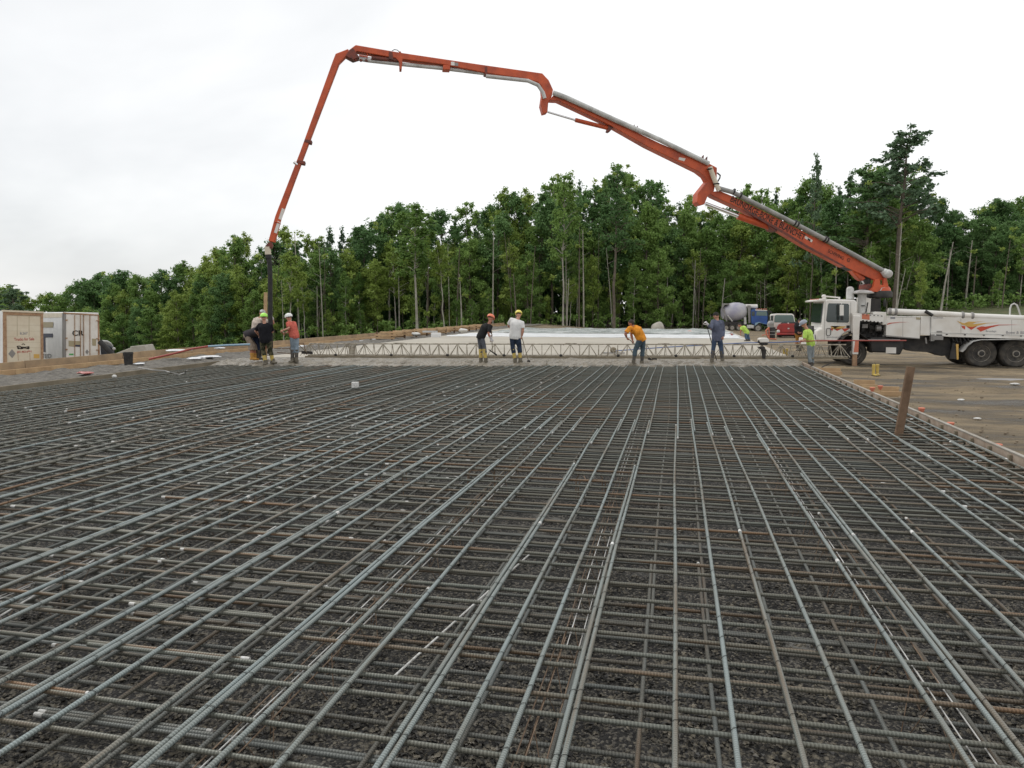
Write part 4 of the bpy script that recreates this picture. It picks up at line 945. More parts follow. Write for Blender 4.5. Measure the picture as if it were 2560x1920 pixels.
BP('boom_underside', [(600, 200), (720, 230), (860, 290), (1150, 400), (1400, 420), (1390, 470), (1240, 475), (1100, 470), (1000, 400), (900, 330), (740, 295), (690, 270), (600, 225)], -.2, .4, M['under'], S1, f=c8)
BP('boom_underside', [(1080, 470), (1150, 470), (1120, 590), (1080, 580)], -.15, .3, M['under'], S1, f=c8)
BP('lower_flange', [(1860, 527), (1956, 582), (2016, 618), (2113, 669), (2113, 665), (2016, 612), (1956, 575), (1860, 521)], -.235, .03, M['orange_dark'], S1, bevel=0)
BP('label_plate', [(1118, 798), (1190, 840), (1180, 862), (1112, 822)], -.226, .01, M['white'], S1, f=c7, bevel=0); BP('label_plate', [(1145, 822), (1170, 836), (1165, 852), (1140, 838)], -.23, .01, M['ink'], S1, f=c7, bevel=0)
e1 = Bp(*c7(400, 470), -.22); e2 = Bp(*c7(1100, 845), -.22); tdir = (e2-e1)
text_obj('boom_lettering', 'BRUNDAGE-BONE & BLANCHET', e1, tdir, UP, .235, M['ink'], S1, width=tdir.length, lift=.006, bold=.012)
e1 = Bp(*c7(1330, 955), -.22); e2 = Bp(*c7(1478, 1030), -.22); tdir = (e2-e1)
text_obj('boom_lettering', 'SCHWING', e1, tdir, UP, .125, M['ink'], S1, width=tdir.length, lift=.006, bold=.008)
e1 = Bp(*c7(1510, 1040), -.22); text_obj('boom_emblem', 'G', e1, tdir, UP, .14, M['ink'], S1, lift=.006, bold=.01)
# last section end: elbow, rubber hose
cH = C(640, 540, 5.19)
BP('clamp', [(250, 60), (310, 85), (305, 100), (245, 78)], -.16, .32, M['orange'], S4, f=cH); BP('clamp', [(744, 399), (763, 403), (761, 411), (742, 407)], -.15, .30, M['orange_dark'], S4); BP('clamp', [(762, 347), (780, 351), (778, 359), (760, 355)], -.14, .28, M['orange_dark'], S4)
BT('piston_rod', [(735, 405), (744, 412)], .05, M['chrome'], -.1, S4)
BP('end_bracket', [(150, 350), (200, 330), (215, 380), (200, 420), (160, 420), (115, 415), (120, 390)], -.12, .24, M['orange_dark'], S4, f=cH)
BP('label_plate', [(705, 520), (712, 523), (703, 550), (696, 547)], -.135, .01, M['white'], S4, bevel=0); BP('label_plate', [(694, 552), (701, 555), (692, 584), (685, 581)], -.135, .01, M['white'], S4, bevel=0)
BT('end_pipe', [(150, 400), (152, 440), (158, 500)], .10, M['cream'], -.05, S4, cH, 14)
BT('hose_coupling', [(160, 505), (166, 545)], .105, M['under'], -.05, truck, cH, 14)
BT('end_hose', [(170, 545), (178, 640), (184, 800), (185, 1000), (186, 1200), (187, 1350), (188, 1500), (190, 1700), (170, 1790)], .078, M['black'], -.05, truck, cH, 14)
BT('safety_chain', [(120, 400), (128, 520), (150, 620)], .012, M['under'], -.05, truck, cH, 5)
# upright plank near the hose
q0 = V(663, 900, 25.6); q1 = V(664, 731, 25.6)
b = MB(); b.beam(q0, q1, .11, .05, up=FW); b.build('upright_plank', M['wood'], label='tall yellow plank standing upright beside the black pump hose', cat='plank', bevel=.003)
# ================================================================ people
def garment(b, name, mt, parent, vox, label=None):
    me = b.mesh(name, mt, wloc(parent)); o = bpy.data.objects.new(name, me); col.objects.link(o)
    md = o.modifiers.new('r', 'REMESH'); md.mode = 'VOXEL'; md.voxel_size = vox; md.use_smooth_shade = True
    sm = o.modifiers.new('s', 'SMOOTH'); sm.factor = .5; sm.iterations = 2
    dg = bpy.context.evaluated_depsgraph_get(); me2 = bpy.data.meshes.new_from_object(o.evaluated_get(dg))
    o.modifiers.clear(); o.data = me2; bpy.data.meshes.remove(me); me2.name = name
    if not me2.materials: me2.materials.append(mt)
    o.parent = parent
    if label: o['label'] = label
    return o
def hand(b, w, e, palm_n, curl=1.0, side=1):
    "palm and five fingers leaving the wrist w away from the elbow e"
    d = (w-e).normalized(); n = (palm_n-d*palm_n.dot(d)).normalized(); s = d.cross(n)*side
    pc = w+d*.055
    b.ell(pc, (.043, .048, .018), (s, d, n), 10, 8)
    for k, (off, ln) in enumerate(((-.031, .072), (-.011, .08), (.010, .076), (.030, .060))):
        p = pc+s*off+d*.036; pts = [p]; a = 0; c = curl*(1+.08*k)
        for q in (.42, .32, .26):
            a += .75*c; p = p+(d*cos(a)+n*sin(a))*ln*q; pts.append(p)
        b.tube(pts, [.0115, .0105, .0098, .0085], 7)
    p = pc-s*.035-d*.02; b.tube([p, p+(-s*.6+n*.6+d*.35)*.035, p+(-s*.55+n*.9+d*.8)*.055, p+(-s*.2+n*1.1+d*1.0)*.065], [.015, .0125, .011, .0095], 7)
def person(lb, crop, d, j, face, shirt, pants, boots, bootc_h=.36, hat=None, hatc=None, sleeve='short', shorts=False, skin='skin', glove=None, wscale=1.0, bootmud=None, cat='person', hair='hair', soff=0.0):
    """j: joints as (zoom x, zoom y, depth offset) in the crop; d: depth of the pelvis"""
    P = {k: V(*crop(v[0], v[1]), d+v[2]) for k, v in j.items()}
    foot = (P['anL']+P['anR'])/2; z0 = min(P['anL'].z, P['anR'].z)-.08
    t = thing('person', lb, cat, (foot.x, foot.y, z0))
    s = wscale; shl, shr = P['shL'], P['shR']; side = (shr-shl).normalized(); sm_ = (shl+shr)/2
    pel, ch, nk, hd = P['pel'], P['ch'], P['nk'], P['hd']
    if hat: hd = hd-(hd-nk).normalized()*.04; P['hd'] = hd
    nk = nk.lerp(hd, -.12)
    # body
    b = MB(); up = (hd-nk).normalized(); F = Vec(RT*face[0]+FW*face[1]+UP*face[2]); F = (F-up*F.dot(up)*.7).normalized(); S_ = F.cross(up).normalized(); U_ = S_.cross(F)
    b.ell(hd, (.075, .096, .112), (S_, F, U_), 18, 12); b.ell(hd+F*.03-U_*.06, (.055, .06, .055), (S_, F, U_), 12, 8)
    b.ell(hd+F*.100-U_*.012, (.014, .02, .022), (S_, F, U_), 8, 6); b.ell(hd+F*.088-U_*.052, (.024, .012, .008), (S_, F, U_), 8, 6)
    for q in (-1, 1): b.ell(hd+S_*q*.078-F*.005-U_*.01, (.012, .02, .032), (S_, F, U_), 8, 6)
    b.tube([sm_, nk, hd-U_*.05], [.062, .057, .056], 10)
    tor = lambda f, e=0: [pel-(ch-pel).normalized()*.07, pel, pel.lerp(ch, .5), ch, ch.lerp(sm_, .62), sm_+(nk-sm_)*.35]
    torr = lambda k: [(a*s*k, c*s*k) for a, c in ((.135, .105), (.165, .120), (.160, .118), (.180, .128), (.175, .112), (.085, .075))]
    b.tube(tor(0), [(a*.9, c*.9) for a, c in torr(1)], 16, side=side)
    for q in 'LR':
        sh, el, wr = P['sh'+q], P['el'+q], P['wr'+q]; sgn = -1 if q == 'L' else 1
        b.tube([sm_.lerp(sh, .4), sh, sh.lerp(el, .5), el], [.055*s, .058*s, .048*s, .040*s], 10)
        b.tube([el, el.lerp(wr, .3), wr], [.040*s, .042*s, .027*s], 10)
        hand(b, wr, el, (F*.3-UP*.5+(P['ch']-wr).normalized()*.6), P['curl'+q].x if ('curl'+q) in P else 1.15, sgn)
        hip = pel+side*(.085*s*sgn)-UP*.03; kn, an = P['kn'+q], P['an'+q]
        b.tube([hip, hip.lerp(kn, .5), kn], [.085*s, .075*s, .055*s], 10); b.tube([kn, kn.lerp(an, .3), an], [.055*s, .058*s, .038*s], 10)
        b.tube([an-UP*.03, an-UP*.045+F_foot(P, q, F)*.13], [(.035), (.03)], 8)
    garment(b, 'body', M[skin], t, .0105)
    # eyes
    b = MB()
    for q in (-1, 1): b.ell(hd+S_*q*.030+F*.087+U_*.012, (.011, .008, .007), (S_, F, U_), 8, 6)
    b.build('eyes', M['eye'], t)
    # shirt
    b = MB(); k = 1.10; pts = tor(0); pts[0] = pel-(ch-pel).normalized()*(.10+soff); b.tube(pts, [(a*k+.008, c*k+.010) for a, c in torr(1)], 18, side=side)
    for q in 'LR':
        sh, el, wr = P['sh'+q], P['el'+q], P['wr'+q]
        if sleeve == 'short': b.tube([sm_.lerp(sh, .35), sh, sh.lerp(el, .78)], [.075*s, .076*s, .070*s], 12)
        elif sleeve == 'long': b.tube([sm_.lerp(sh, .35), sh, sh.lerp(el, .5), el, el.lerp(wr, .5), wr], [.075*s, .075*s, .068*s, .060*s, .056*s, .043*s], 12)
        else: b.tube([sm_.lerp(sh, .35), sh], [.08*s, .074*s], 12)
    for v_i, v in enumerate(b.v):
        v = Vec(v); b.v[v_i] = tuple(v+Vec((mnoise.noise(v*9), mnoise.noise(v*9+Vec((5, 0, 0))), 0))*.012)
    garment(b, 'shirt', shirt, t, .013)
    # trousers
    b = MB(); upd = (ch-pel).normalized()
    b.tube([pel+upd*.06, pel, pel-UP*.07], [(.155*s, .122*s), (.170*s, .132*s), (.160*s, .118*s)], 16, side=side)
    for q in 'LR':
        sgn = -1 if q == 'L' else 1; hip = pel+side*(.082*s*sgn)-UP*.04; kn, an = P['kn'+q], P['an'+q]
        end = kn.lerp(an, .38) if shorts else kn.lerp(an, max(.45, 1-bootc_h/.42+.12))
        w2 = .105 if shorts else .078
        b.tube([hip, hip.lerp(kn, .5), kn, end], [.096*s, .086*s, (.100 if shorts else .068)*s, (w2 if shorts else .070)*s], 12)
    for v_i, v in enumerate(b.v):
        v = Vec(v); b.v[v_i] = tuple(v+Vec((mnoise.noise(v*8), mnoise.noise(v*8+Vec((5, 0, 0))), 0))*.014)
    garment(b, 'trousers' if not shorts else 'shorts', pants, t, .013)
    b = MB(); b.tube([pel+upd*.055, pel+upd*.085], [(.163*s, .130*s), (.163*s, .130*s)], 18, side=side); b.build('belt', M['under'], t)
    for q in 'LR':
        kn, an = P['kn'+q], P['an'+q]; fd = F_foot(P, q, F); topb = an.lerp(kn, min(.9, bootc_h/.42))
        b = MB(); b.tube([an-UP*.075, an-UP*.02, an.lerp(topb, .5), topb], [(.05, .05), (.052, .056), (.062, .066), (.072, .074)], 14)
        b.tube([an-UP*.045-fd*.07, an-UP*.04+fd*.04, an-UP*.05+fd*.17], [(.048, .045), (.05, .045), (.042, .032)], 12)
        bo = garment(b, 'boot', boots, t, .011)
        if bootmud:
            b = MB(); b.tube([an-UP*.05-fd*.085, an-UP*.045+fd*.05, an-UP*.055+fd*.19], [(.056, .052), (.058, .052), (.048, .040)], 12); b.tube([an-UP*.08, an+UP*.05, an+UP*.085], [.064, .066, .068], 12); b.build('mud_coat', bootmud, bo)
    # hat or hair
    if hat == 'helmet':
        b = MB(); c_ = hd+U_*.035-F*.004; b.lathe(c_, U_, [(.118, -.012), (.124, -.012), (.122, .02), (.112, .055), (.085, .090), (.045, .108), (.008, .112)], 22)
        b.v = [tuple(c_+(Vec(v)-c_)+F*((Vec(v)-c_).dot(F)*.16)) for v in b.v]
        b.prism([c_+F*.10+S_*.085-U_*.012, c_+F*.175+S_*.045-U_*.026, c_+F*.175-S_*.045-U_*.026, c_+F*.10-S_*.085-U_*.012], U_*.008)
        b.tube([c_-F*.13+U_*.03, c_-F*.08+U_*.092, c_+U_*.118, c_+F*.08+U_*.092, c_+F*.13+U_*.03], [(.018, .005)]*5, 6, side=S_)
        b.build('hard_hat', hatc, t, label=None)
        if hatc is M.get('lime'):
            b = MB(); b.lathe(c_, U_, [(.126, .0), (.127, .012), (.124, .014)], 22); b.build('hat_band', M['green'], t)
    if hat == 'cap':
        b = MB(); c_ = hd+U_*.03; b.ell(c_, (.085, .106, .095), (S_, F, U_), 18, 10)
        b.v = [tuple(Vec(v) if (Vec(v)-c_).dot(U_) > -.005 else Vec(v)-U_*((Vec(v)-c_).dot(U_)+.005)) for v in b.v]
        b.prism([c_+F*.085+S_*.06, c_+F*.18+S_*.035-U_*.015, c_+F*.18-S_*.035-U_*.015, c_+F*.085-S_*.06], U_*.007); b.build('cap', hatc, t)
    b = MB(); c_ = hd-F*.014+U_*(.012 if hat is None else .03); b.ell(c_, (.080, .097, .112 if hat is None else .075), (S_, F, U_), 16, 10)
    b.v = [tuple(Vec(v)) if (Vec(v)-hd).dot(F) < .045+(.03 if (Vec(v)-hd).dot(U_) > .06 else -.02) else tuple(Vec(v)-F*((Vec(v)-hd).dot(F)-.045)) for v in b.v]; b.build('hair', M[hair], t)
    if glove:
        for q in 'LR':
            if q in glove[1]:
                g_ = MB(); w_, e_ = P['wr'+q], P['el'+q]; hand(g_, w_, e_, (F*.3-UP*.5+(P['ch']-w_).normalized()*.6), 1.15, -1 if q == 'L' else 1)
                dd_ = (w_-e_).normalized(); g_.tube([w_-dd_*.05, w_+dd_*.02], [.042, .038], 10)
                cc = w_+dd_*.05; g_.v = [tuple(cc+(Vec(v)-cc)*1.14) for v in g_.v]; garment(g_, 'glove', glove[0], t, .009)
    return t, P
def F_foot(P, q, F):
    if 'to'+q in P:
        v = P['to'+q]-P['an'+q]; v.z = 0
        if v.length > .02: return v.normalized()
    v = Vec((F.x, F.y, 0)); return v.normalized()
M['lime'] = mat('lime_hat', (.42, .85, .12), .35); M['green'] = mat('green_band', (.06, .35, .08), .5)
M['hatwhite'] = mat('white_hat', (.78, .78, .76), .35); M['hatorange'] = mat('orange_hat', (.80, .22, .12), .35); M['hatyellow'] = mat('yellow_hat', (.80, .68, .13), .35); M['hatgrey'] = mat('grey_hat', (.30, .33, .38), .4)
M['capblack'] = fabric('dark_cap', (.05, .048, .045)); M['capwhite'] = fabric('pale_cap', (.70, .67, .66))
M['yboot'] = mat('yellow_rubber', (.60, .44, .08), .5, n2=(.42, .32, .12), scale=8); M['dboot'] = mat('dark_rubber', (.05, .048, .05), .5, n2=(.12, .105, .085), scale=8); M['oboot'] = mat('tan_boot', (.50, .26, .06), .7)
M['mud'] = mat('wet_mud', (.17, .15, .115), .6, n2=(.11, .095, .07), scale=12, bump=.5)
z2 = C(580, 740, 8.733); z3 = C(1140, 740, 8.733); z4 = C(1520, 740, 6.9125); z5 = C(1700, 740, 5.267)
D = 24.9
mud = M['mud']
# cream T-shirt man behind the hose
person('man in cream T-shirt and white cap steadying the black hose with a gloved hand', z2, D+.55, dict(hd=(668, 350, 0), nk=(640, 440, 0), ch=(545, 590, 0), pel=(500, 800, 0), shL=(510, 500, .15), shR=(690, 520, -.1), elL=(540, 690, .1), wrL=(640, 790, .1), elR=(905, 610, -.15), wrR=(880, 480, -.25), knL=(560, 1070, 0), anL=(560, 1330, 0), knR=(600, 1080, .2), anR=(610, 1340, .2), toL=(640, 1370, -.1), toR=(680, 1370, .1)), (.9, -.1, -.35), fabric('cream_tshirt', (.68, .58, .50)), fabric('dark_jeans', (.035, .05, .10)), M['dboot'], .25, 'cap', M['capwhite'], glove=(M['capwhite'], 'R'))
# bent man in khaki shorts
person('bent man in charcoal shirt, khaki shorts and tan boots behind the man in black', z2, D+.25, dict(hd=(770, 910, .25), nk=(700, 850, .2), ch=(500, 790, .1), pel=(335, 850, 0), shL=(610, 810, -.1), shR=(620, 800, .3), elL=(640, 980, -.05), wrL=(700, 1090, .05), elR=(650, 990, .3), wrR=(720, 1090, .25), knL=(420, 1080, -.05), anL=(440, 1340, -.05), knR=(470, 1090, .2), anR=(500, 1350, .2), toL=(560, 1400, -.1), toR=(600, 1400, .1)), (.8, .3, -.5), fabric('charcoal_shirt', (.055, .05, .055)), fabric('khaki_shorts', (.36, .29, .23)), M['oboot'], .16, 'cap', M['capblack'], shorts=True, skin='skin2', wscale=1.12)
# lime hat, black shirt, camouflage
person('man in lime hard hat, black T-shirt and camouflage trousers seen from behind', z2, D-.45, dict(hd=(695, 440, 0), nk=(700, 540, 0), ch=(720, 690, 0), pel=(732, 960, 0), shL=(612, 640, 0), shR=(835, 625, 0), elL=(515, 760, .15), wrL=(590, 860, .3), elR=(880, 790, .2), wrR=(850, 700, .4), knL=(670, 1180, .05), anL=(735, 1450, 0), knR=(835, 1190, .05), anR=(890, 1420, .1), toL=(720, 1500, -.1), toR=(1010, 1520, -.1)), (-.15, 1, -.25), fabric('black_tshirt', (.018, .018, .022)), camo(), M['yboot'], .30, 'helmet', M['lime'], bootmud=mud, wscale=1.1)
# coral shirt
tD, PD = person('man in white hard hat, coral T-shirt and light jeans raking left of the truss', z2, D+.1, dict(hd=(1235, 445, 0), nk=(1245, 520, 0), ch=(1310, 670, 0), pel=(1365, 870, 0), shL=(1222, 600, -.15), shR=(1365, 590, .12), elL=(1240, 710, -.3), wrL=(1120, 750, -.3), elR=(1260, 780, .35), wrR=(1180, 800, .3), knL=(1320, 1110, 0), anL=(1320, 1400, 0), knR=(1415, 1110, 0), anR=(1405, 1390, 0), toL=(1270, 1450, -.15), toR=(1380, 1420, .1)), (-.75, .55, -.35), fabric('coral_tshirt', (.66, .16, .12)), fabric('light_jeans', (.29, .36, .42)), M['dboot'], .34, 'helmet', M['hatwhite'], bootmud=mud)
# orange hat
tE, PE_ = person('man in orange hard hat and charcoal T-shirt bending over a square shovel', z3, D+.1, dict(hd=(762, 462, .05), nk=(745, 550, 0), ch=(640, 690, 0), pel=(540, 890, 0), shL=(660, 640, .15), shR=(755, 660, -.15), elL=(760, 770, .3), wrL=(775, 820, .25), elR=(705, 830, -.25), wrR=(765, 925, -.25), knL=(535, 1120, .05), anL=(545, 1400, 0), knR=(615, 1110, -.1), anR=(650, 1400, -.1), toL=(560, 1420, .2), toR=(680, 1420, .1)), (.55, .6, -.5), fabric('charcoal_tshirt', (.028, .028, .028)), fabric('grey_work_trousers', (.125, .135, .155)), M['yboot'], .36, 'helmet', M['hatorange'], skin='skin2', bootmud=mud, glove=(M['capwhite'], 'R'))
# yellow hat, white shirt
tF, PF_ = person('man in yellow hard hat, white T-shirt and dark jeans with a long-handled tool', z3, D+.05, dict(hd=(1368, 382, .1), nk=(1368, 450, .05), ch=(1320, 620, 0), pel=(1290, 880, 0), shL=(1215, 520, .05), shR=(1440, 590, -.05), elL=(1145, 640, .2), wrL=(1230, 740, .4), elR=(1462, 740, -.1), wrR=(1435, 880, -.05), knL=(1240, 1120, 0), anL=(1290, 1400, 0), knR=(1385, 1110, 0), anR=(1405, 1400, 0), toL=(1270, 1450, .2), toR=(1440, 1420, .2)), (.15, .9, -.5), fabric('white_tshirt', (.78, .77, .75), .85), fabric('indigo_jeans', (.035, .05, .085)), M['yboot'], .37, 'helmet', M['hatyellow'], bootmud=mud, wscale=1.14)
# orange shirt
tG, PG_ = person('stooping man in bright orange T-shirt raking concrete', z4, D, dict(hd=(402, 468, 0), nk=(425, 520, 0), ch=(505, 600, 0), pel=(575, 735, 0), shL=(375, 560, -.15), shR=(455, 545, .2), elL=(300, 650, -.2), wrL=(322, 715, -.1), elR=(400, 660, .3), wrR=(425, 770, .2), knL=(470, 940, -.05), anL=(440, 1150, -.05), knR=(600, 945, .05), anR=(582, 1160, .05), toL=(400, 1180, -.1), toR=(560, 1190, .1)), (-.75, .45, -.55), fabric('orange_tshirt', (.85, .33, .04)), fabric('grey_blue_jeans', (.085, .12, .145)), M['dboot'], .36, None, None, skin='skin2', bootmud=mud, wscale=1.15)
# blue shirt
tH, PH_ = person('man in dark cap and blue-grey long-sleeved shirt holding a pole upright in a white glove', z4, D+.1, dict(hd=(1862, 320, 0), nk=(1878, 375, 0), ch=(1888, 510, 0), pel=(1888, 715, 0), shL=(1815, 435, 0), shR=(1968, 450, 0), elL=(1785, 570, -.15), wrL=(1722, 490, -.2), elR=(1998, 600, .05), wrR=(1995, 700, -.05), knL=(1822, 910, 0), anL=(1795, 1110, 0), knR=(1955, 915, 0), anR=(1978, 1110, 0), toL=(1790, 1150, .1), toR=(1990, 1150, .1)), (-.8, .55, 0), fabric('blue_grey_shirt', (.135, .15, .21)), fabric('blue_trousers', (.065, .095, .155)), M['dboot'], .36, 'cap', M['capblack'], sleeve='long', bootmud=mud, glove=(M['capwhite'], 'L'), soff=.03, wscale=1.0)
# hi-vis by the truck
tI, PI_ = person('man in grey hard hat and yellow-green T-shirt holding the blue pole at the truss end', z5, 26.35, dict(hd=(1622, 355, 0), nk=(1655, 410, 0), ch=(1690, 500, 0), pel=(1722, 625, 0), shL=(1650, 470, -.15), shR=(1705, 450, .18), elL=(1640, 590, -.25), wrL=(1600, 598, -.1), elR=(1640, 585, .25), wrR=(1545, 600, .0), knL=(1705, 780, 0), anL=(1715, 905, 0), knR=(1740, 780, .1), anR=(1740, 905, .1), toL=(1700, 945, -.2), toR=(1740, 945, -.1)), (-1, .0, -.3), fabric('yellow_green_tshirt', (.55, .80, .16)), fabric('pale_jeans', (.30, .34, .36)), M['dboot'], .12, 'helmet', M['hatgrey'])
# far hi-vis
person('distant stooping man in yellow-green T-shirt and jeans near the mixer truck', z5, 41.0, dict(hd=(788, 385, 0), nk=(805, 400, 0), ch=(840, 425, 0), pel=(880, 478, 0), shL=(812, 415, -.15), shR=(822, 412, .15), elL=(800, 455, -.2), wrL=(795, 490, -.1), elR=(880, 455, .3), wrR=(860, 480, .2), knL=(865, 530, -.05), anL=(880, 578, -.05), knR=(898, 535, .1), anR=(912, 582, .1)), (-.7, -.2, -.6), fabric('yellow_green_shirt', (.55, .80, .16)), fabric('blue_jeans', (.10, .16, .26)), M['dboot'], .15, None, None, skin='skin2')
# man half hidden behind
person('dark-clothed man half hidden behind the man with the grey hard hat', z5, 34.0, dict(hd=(1580, 318, 0), nk=(1580, 345, 0), ch=(1562, 400, 0), pel=(1560, 480, 0), shL=(1535, 365, 0), shR=(1600, 365, 0), elL=(1530, 420, 0), wrL=(1550, 470, -.1), elR=(1605, 420, 0), wrR=(1590, 470, -.1), knL=(1548, 600, 0), anL=(1548, 700, 0), knR=(1575, 600, 0), anR=(1578, 700, 0)), (.2, -1, 0), fabric('black_shirt', (.03, .03, .032)), fabric('tan_overalls', (.40, .20, .05)), M['dboot'], .3, 'cap', M['capblack'])

# ---- tools (held things stay top level)
def tool(name, lb, a, c_, head, mt=M['woodmud'], r=.014):
    t = thing(name, lb, 'hand tool', c_)
    b = MB(); b.tube([a, c_], r, 8); b.build('handle', mt, t); head(t, a, c_); return t
def rake_head(wd):
    def f(t, a, c_):
        s = (a-c_).normalized().cross(UP).normalized(); b = MB(); b.box(c_, (wd, .012, .10), Matrix((s, UP.cross(s).normalized()*1, UP)).transposed()); b.build('blade', M['under'], t)
    return f
tool('concrete_rake', 'concrete placer rake held by the man in the coral shirt', PD['wrL']+FW*.03+UP*.02-RT*.05, V(*z2(1640, 1235), D+.9), rake_head(.5))
def shovel(t, a, c_):
    dd_ = (c_-a).normalized(); b = MB(); b.prism([V(*z3(700, 1170), D-.2), V(*z3(725, 1165), D-.2), V(*z3(900, 1275), D-.1), V(*z3(895, 1300), D-.1), V(*z3(870, 1300), D-.1)], FW*.03); b.build('blade', M['under'], t, bevel=.004)
tool('square_shovel', 'dark square shovel held by the man in the orange hard hat', PE_['wrL']+UP*.1, V(*z3(800, 1225), D-.15), shovel)
tool('concrete_rake', 'long-handled tool held by the man in the white T-shirt', PF_['wrR']+UP*.1-RT*.03, V(*z3(1585, 1425), D+.1), lambda t, a, c_: (lambda b: (b.ell(c_, (.06, .05, .05), n=8, m=6), b.build('blade', M['under'], t)))(MB()))
tool('concrete_rake', 'rake held by the stooping man in the orange T-shirt', PG_['wrL']-RT*.03+UP*.03, V(*z4(765, 1095), D+.8), rake_head(.4), M['truss'])
tool('steel_pole', 'dark pole held upright by the man in the blue-grey shirt', V(*z4(1688, 440), D-.1), V(*z4(1882, 1130), D+.5), lambda t, a, c_: (lambda b: (b.cyl(c_, c_+(c_-a).normalized()*.12, .02), b.build('tip', M['under'], t)))(MB()), M['under'])

# ---- yellow boots standing on the dirt
def boots(px, py, lb):
    p = G(px, py, -.27); t = thing('rubber_boots', lb, 'boots', p, 'empty yellow rubber boots')
    for s_ in (-1, 1):
        q = p+RT*(.068*s_+.01*s_)+FW*(.03*s_); b = MB(); b.tube([q+UP*.02, q+UP*.08, q+UP*.25, q+UP*.38], [.04, .042, .048, .056], 14); b.tube([q+UP*.04-FW*.05, q+UP*.04-FW*.18-RT*.03*s_], [(.045, .04), (.04, .03)], 10); garment(b, 'boot', M['yboot'], t, .012)
        b = MB(); b.tube([q+UP*.012+FW*.05, q+UP*.012-FW*.2-RT*.03*s_], [(.055, .016), (.05, .016)], 10); b.build('sole', M['black'], t)
boots(2188, 940, 'pair of yellow rubber boots standing empty on the dirt below the pump truck')
boots(1963, 893, 'pair of yellow rubber boots standing behind the truss')
# ================================================================ far vehicles
m5 = C(1780, 720, 5.53)
def FP(par, name, pts, d, w_, mt, f=m5, o=0, bevel=.02):
    r_ = ray(*f(*pts[0])); r_ = Vec((r_.x, r_.y, 0)).normalized(); b = MB(); b.prism([V(*f(x, y), d)+r_*o for x, y in pts], r_*w_); return b.build(name, mt, par, bevel=bevel)
def fwheel(par, x, y, rpx, d, o=0, f=m5, w_=.35):
    c_ = V(*f(x, y), d)+FW*o; r = rpx*d/FPX/f_s(f); b = MB(); b.lathe(c_, FW, [(r*.6, 0), (r*.9, -.02), (r, .05), (r, w_-.05), (r*.9, w_)], 22); t = b.build('wheel', M['tyre'], par)
    b = MB(); b.lathe(c_-FW*.01, FW, [(r*.2, 0), (r*.5, .03), (r*.58, 0)], 18); b.build('rim', M['rim'], t)
def f_s(f): return 1/(f(1, 0)[0]-f(0, 0)[0])
DM = 92.0
cc = V(*m5(450, 615), DM); mx_ = thing('mixer_truck', 'blue-cabbed concrete mixer truck with a pale drum parked at the forest edge', 'truck', cc)
FP(mx_, 'chassis', [(170, 465), (470, 465), (470, 500), (560, 520), (560, 560), (170, 500)], DM, 2.0, M['under'], o=.2)
b = MB(); a = V(*m5(183, 352), DM)+FW*1.25; c_ = V(*m5(500, 315), DM)+FW*1.25; pr = lambda n_: n_/5.53*DM/FPX
b.lathe(a, c_-a, [(pr(82), 0), (pr(104), pr(40)), (pr(124), pr(100)), (pr(133), pr(165)), (pr(126), pr(230)), (pr(108), pr(290)), (pr(90), pr(316)), (pr(60), pr(320))], 36); b.build('drum', M['drum'], mx_)
FP(mx_, 'charge_hopper', [(140, 213), (240, 213), (230, 232), (172, 236), (150, 290), (138, 290)], DM, 1.6, M['grey'], o=.4); FP(mx_, 'hopper_strut', [(150, 285), (172, 285), (214, 460), (196, 460)], DM, .12, M['grey'], o=.3, bevel=0); FP(mx_, 'hopper_strut', [(150, 285), (172, 285), (214, 460), (196, 460)], DM, .12, M['grey'], o=1.9, bevel=0)
FP(mx_, 'drum_support', [(492, 235), (535, 240), (535, 480), (505, 490)], DM, 2.0, M['grey'], o=.2)
b = MB(); b.tube([V(*m5(215, 380), DM), V(*m5(280, 460), DM)], .08, 6); b.tube([V(*m5(455, 400), DM-.1), V(*m5(460, 500), DM-.1)], .16, 8); b.build('chute', M['pipe'], mx_)
b = MB(); b.cyl(V(*m5(495, 255), DM)+FW*1, V(*m5(660, 255), DM)+FW*1, pr(30), n=20); b.build('water_tank', M['white'], mx_)
cb = FP(mx_, 'cab', [(540, 300), (610, 295), (760, 310), (770, 385), (765, 500), (700, 500), (640, 480), (590, 510), (540, 490)], DM, 2.2, M['blue'], bevel=.06)
FP(mx_, 'cab_roof', [(600, 296), (765, 306), (760, 318), (600, 312)], DM, 2.3, M['white'], o=-.04)
FP(cb, 'windscreen', [(620, 322), (755, 322), (765, 385), (610, 380)], DM, .03, M['glass2'], o=-.03, bevel=0)
FP(cb, 'side_window', [(550, 325), (590, 325), (590, 385), (550, 385)], DM, .03, M['glass'], o=-.03, bevel=0)
FP(mx_, 'fender', [(590, 520), (600, 485), (650, 470), (700, 490), (725, 530), (765, 530), (765, 505), (690, 485), (650, 478)], DM, .6, M['bluepale'], o=-.1)
FP(mx_, 'grille', [(735, 500), (770, 480), (770, 535), (735, 530)], DM, 2.0, M['pipe'], o=.05)
FP(mx_, 'fuel_tank', [(480, 510), (580, 510), (580, 560), (480, 560)], DM, .6, M['pipe'], o=-.05, bevel=.1)
FP(mx_, 'exhaust_box', [(770, 300), (835, 325), (830, 350), (790, 345), (790, 480), (768, 480)], DM, .5, M['under'], o=1.0)
b = MB()
for k in range(5): b.ell(V(*m5(620+k*32, 293), DM), (.10, .1, .07), n=8, m=5)
b.build('roof_light', M['red_pale'], mx_)
for x, o in ((195, 0), (278, 0), (370, .0), (635, 0)): fwheel(mx_, x, 550 if x < 400 else 555, 45 if x < 400 else 58, DM, o-.05)
for x in (195, 278, 635): fwheel(mx_, x+4, 550, 45, DM, 1.9)
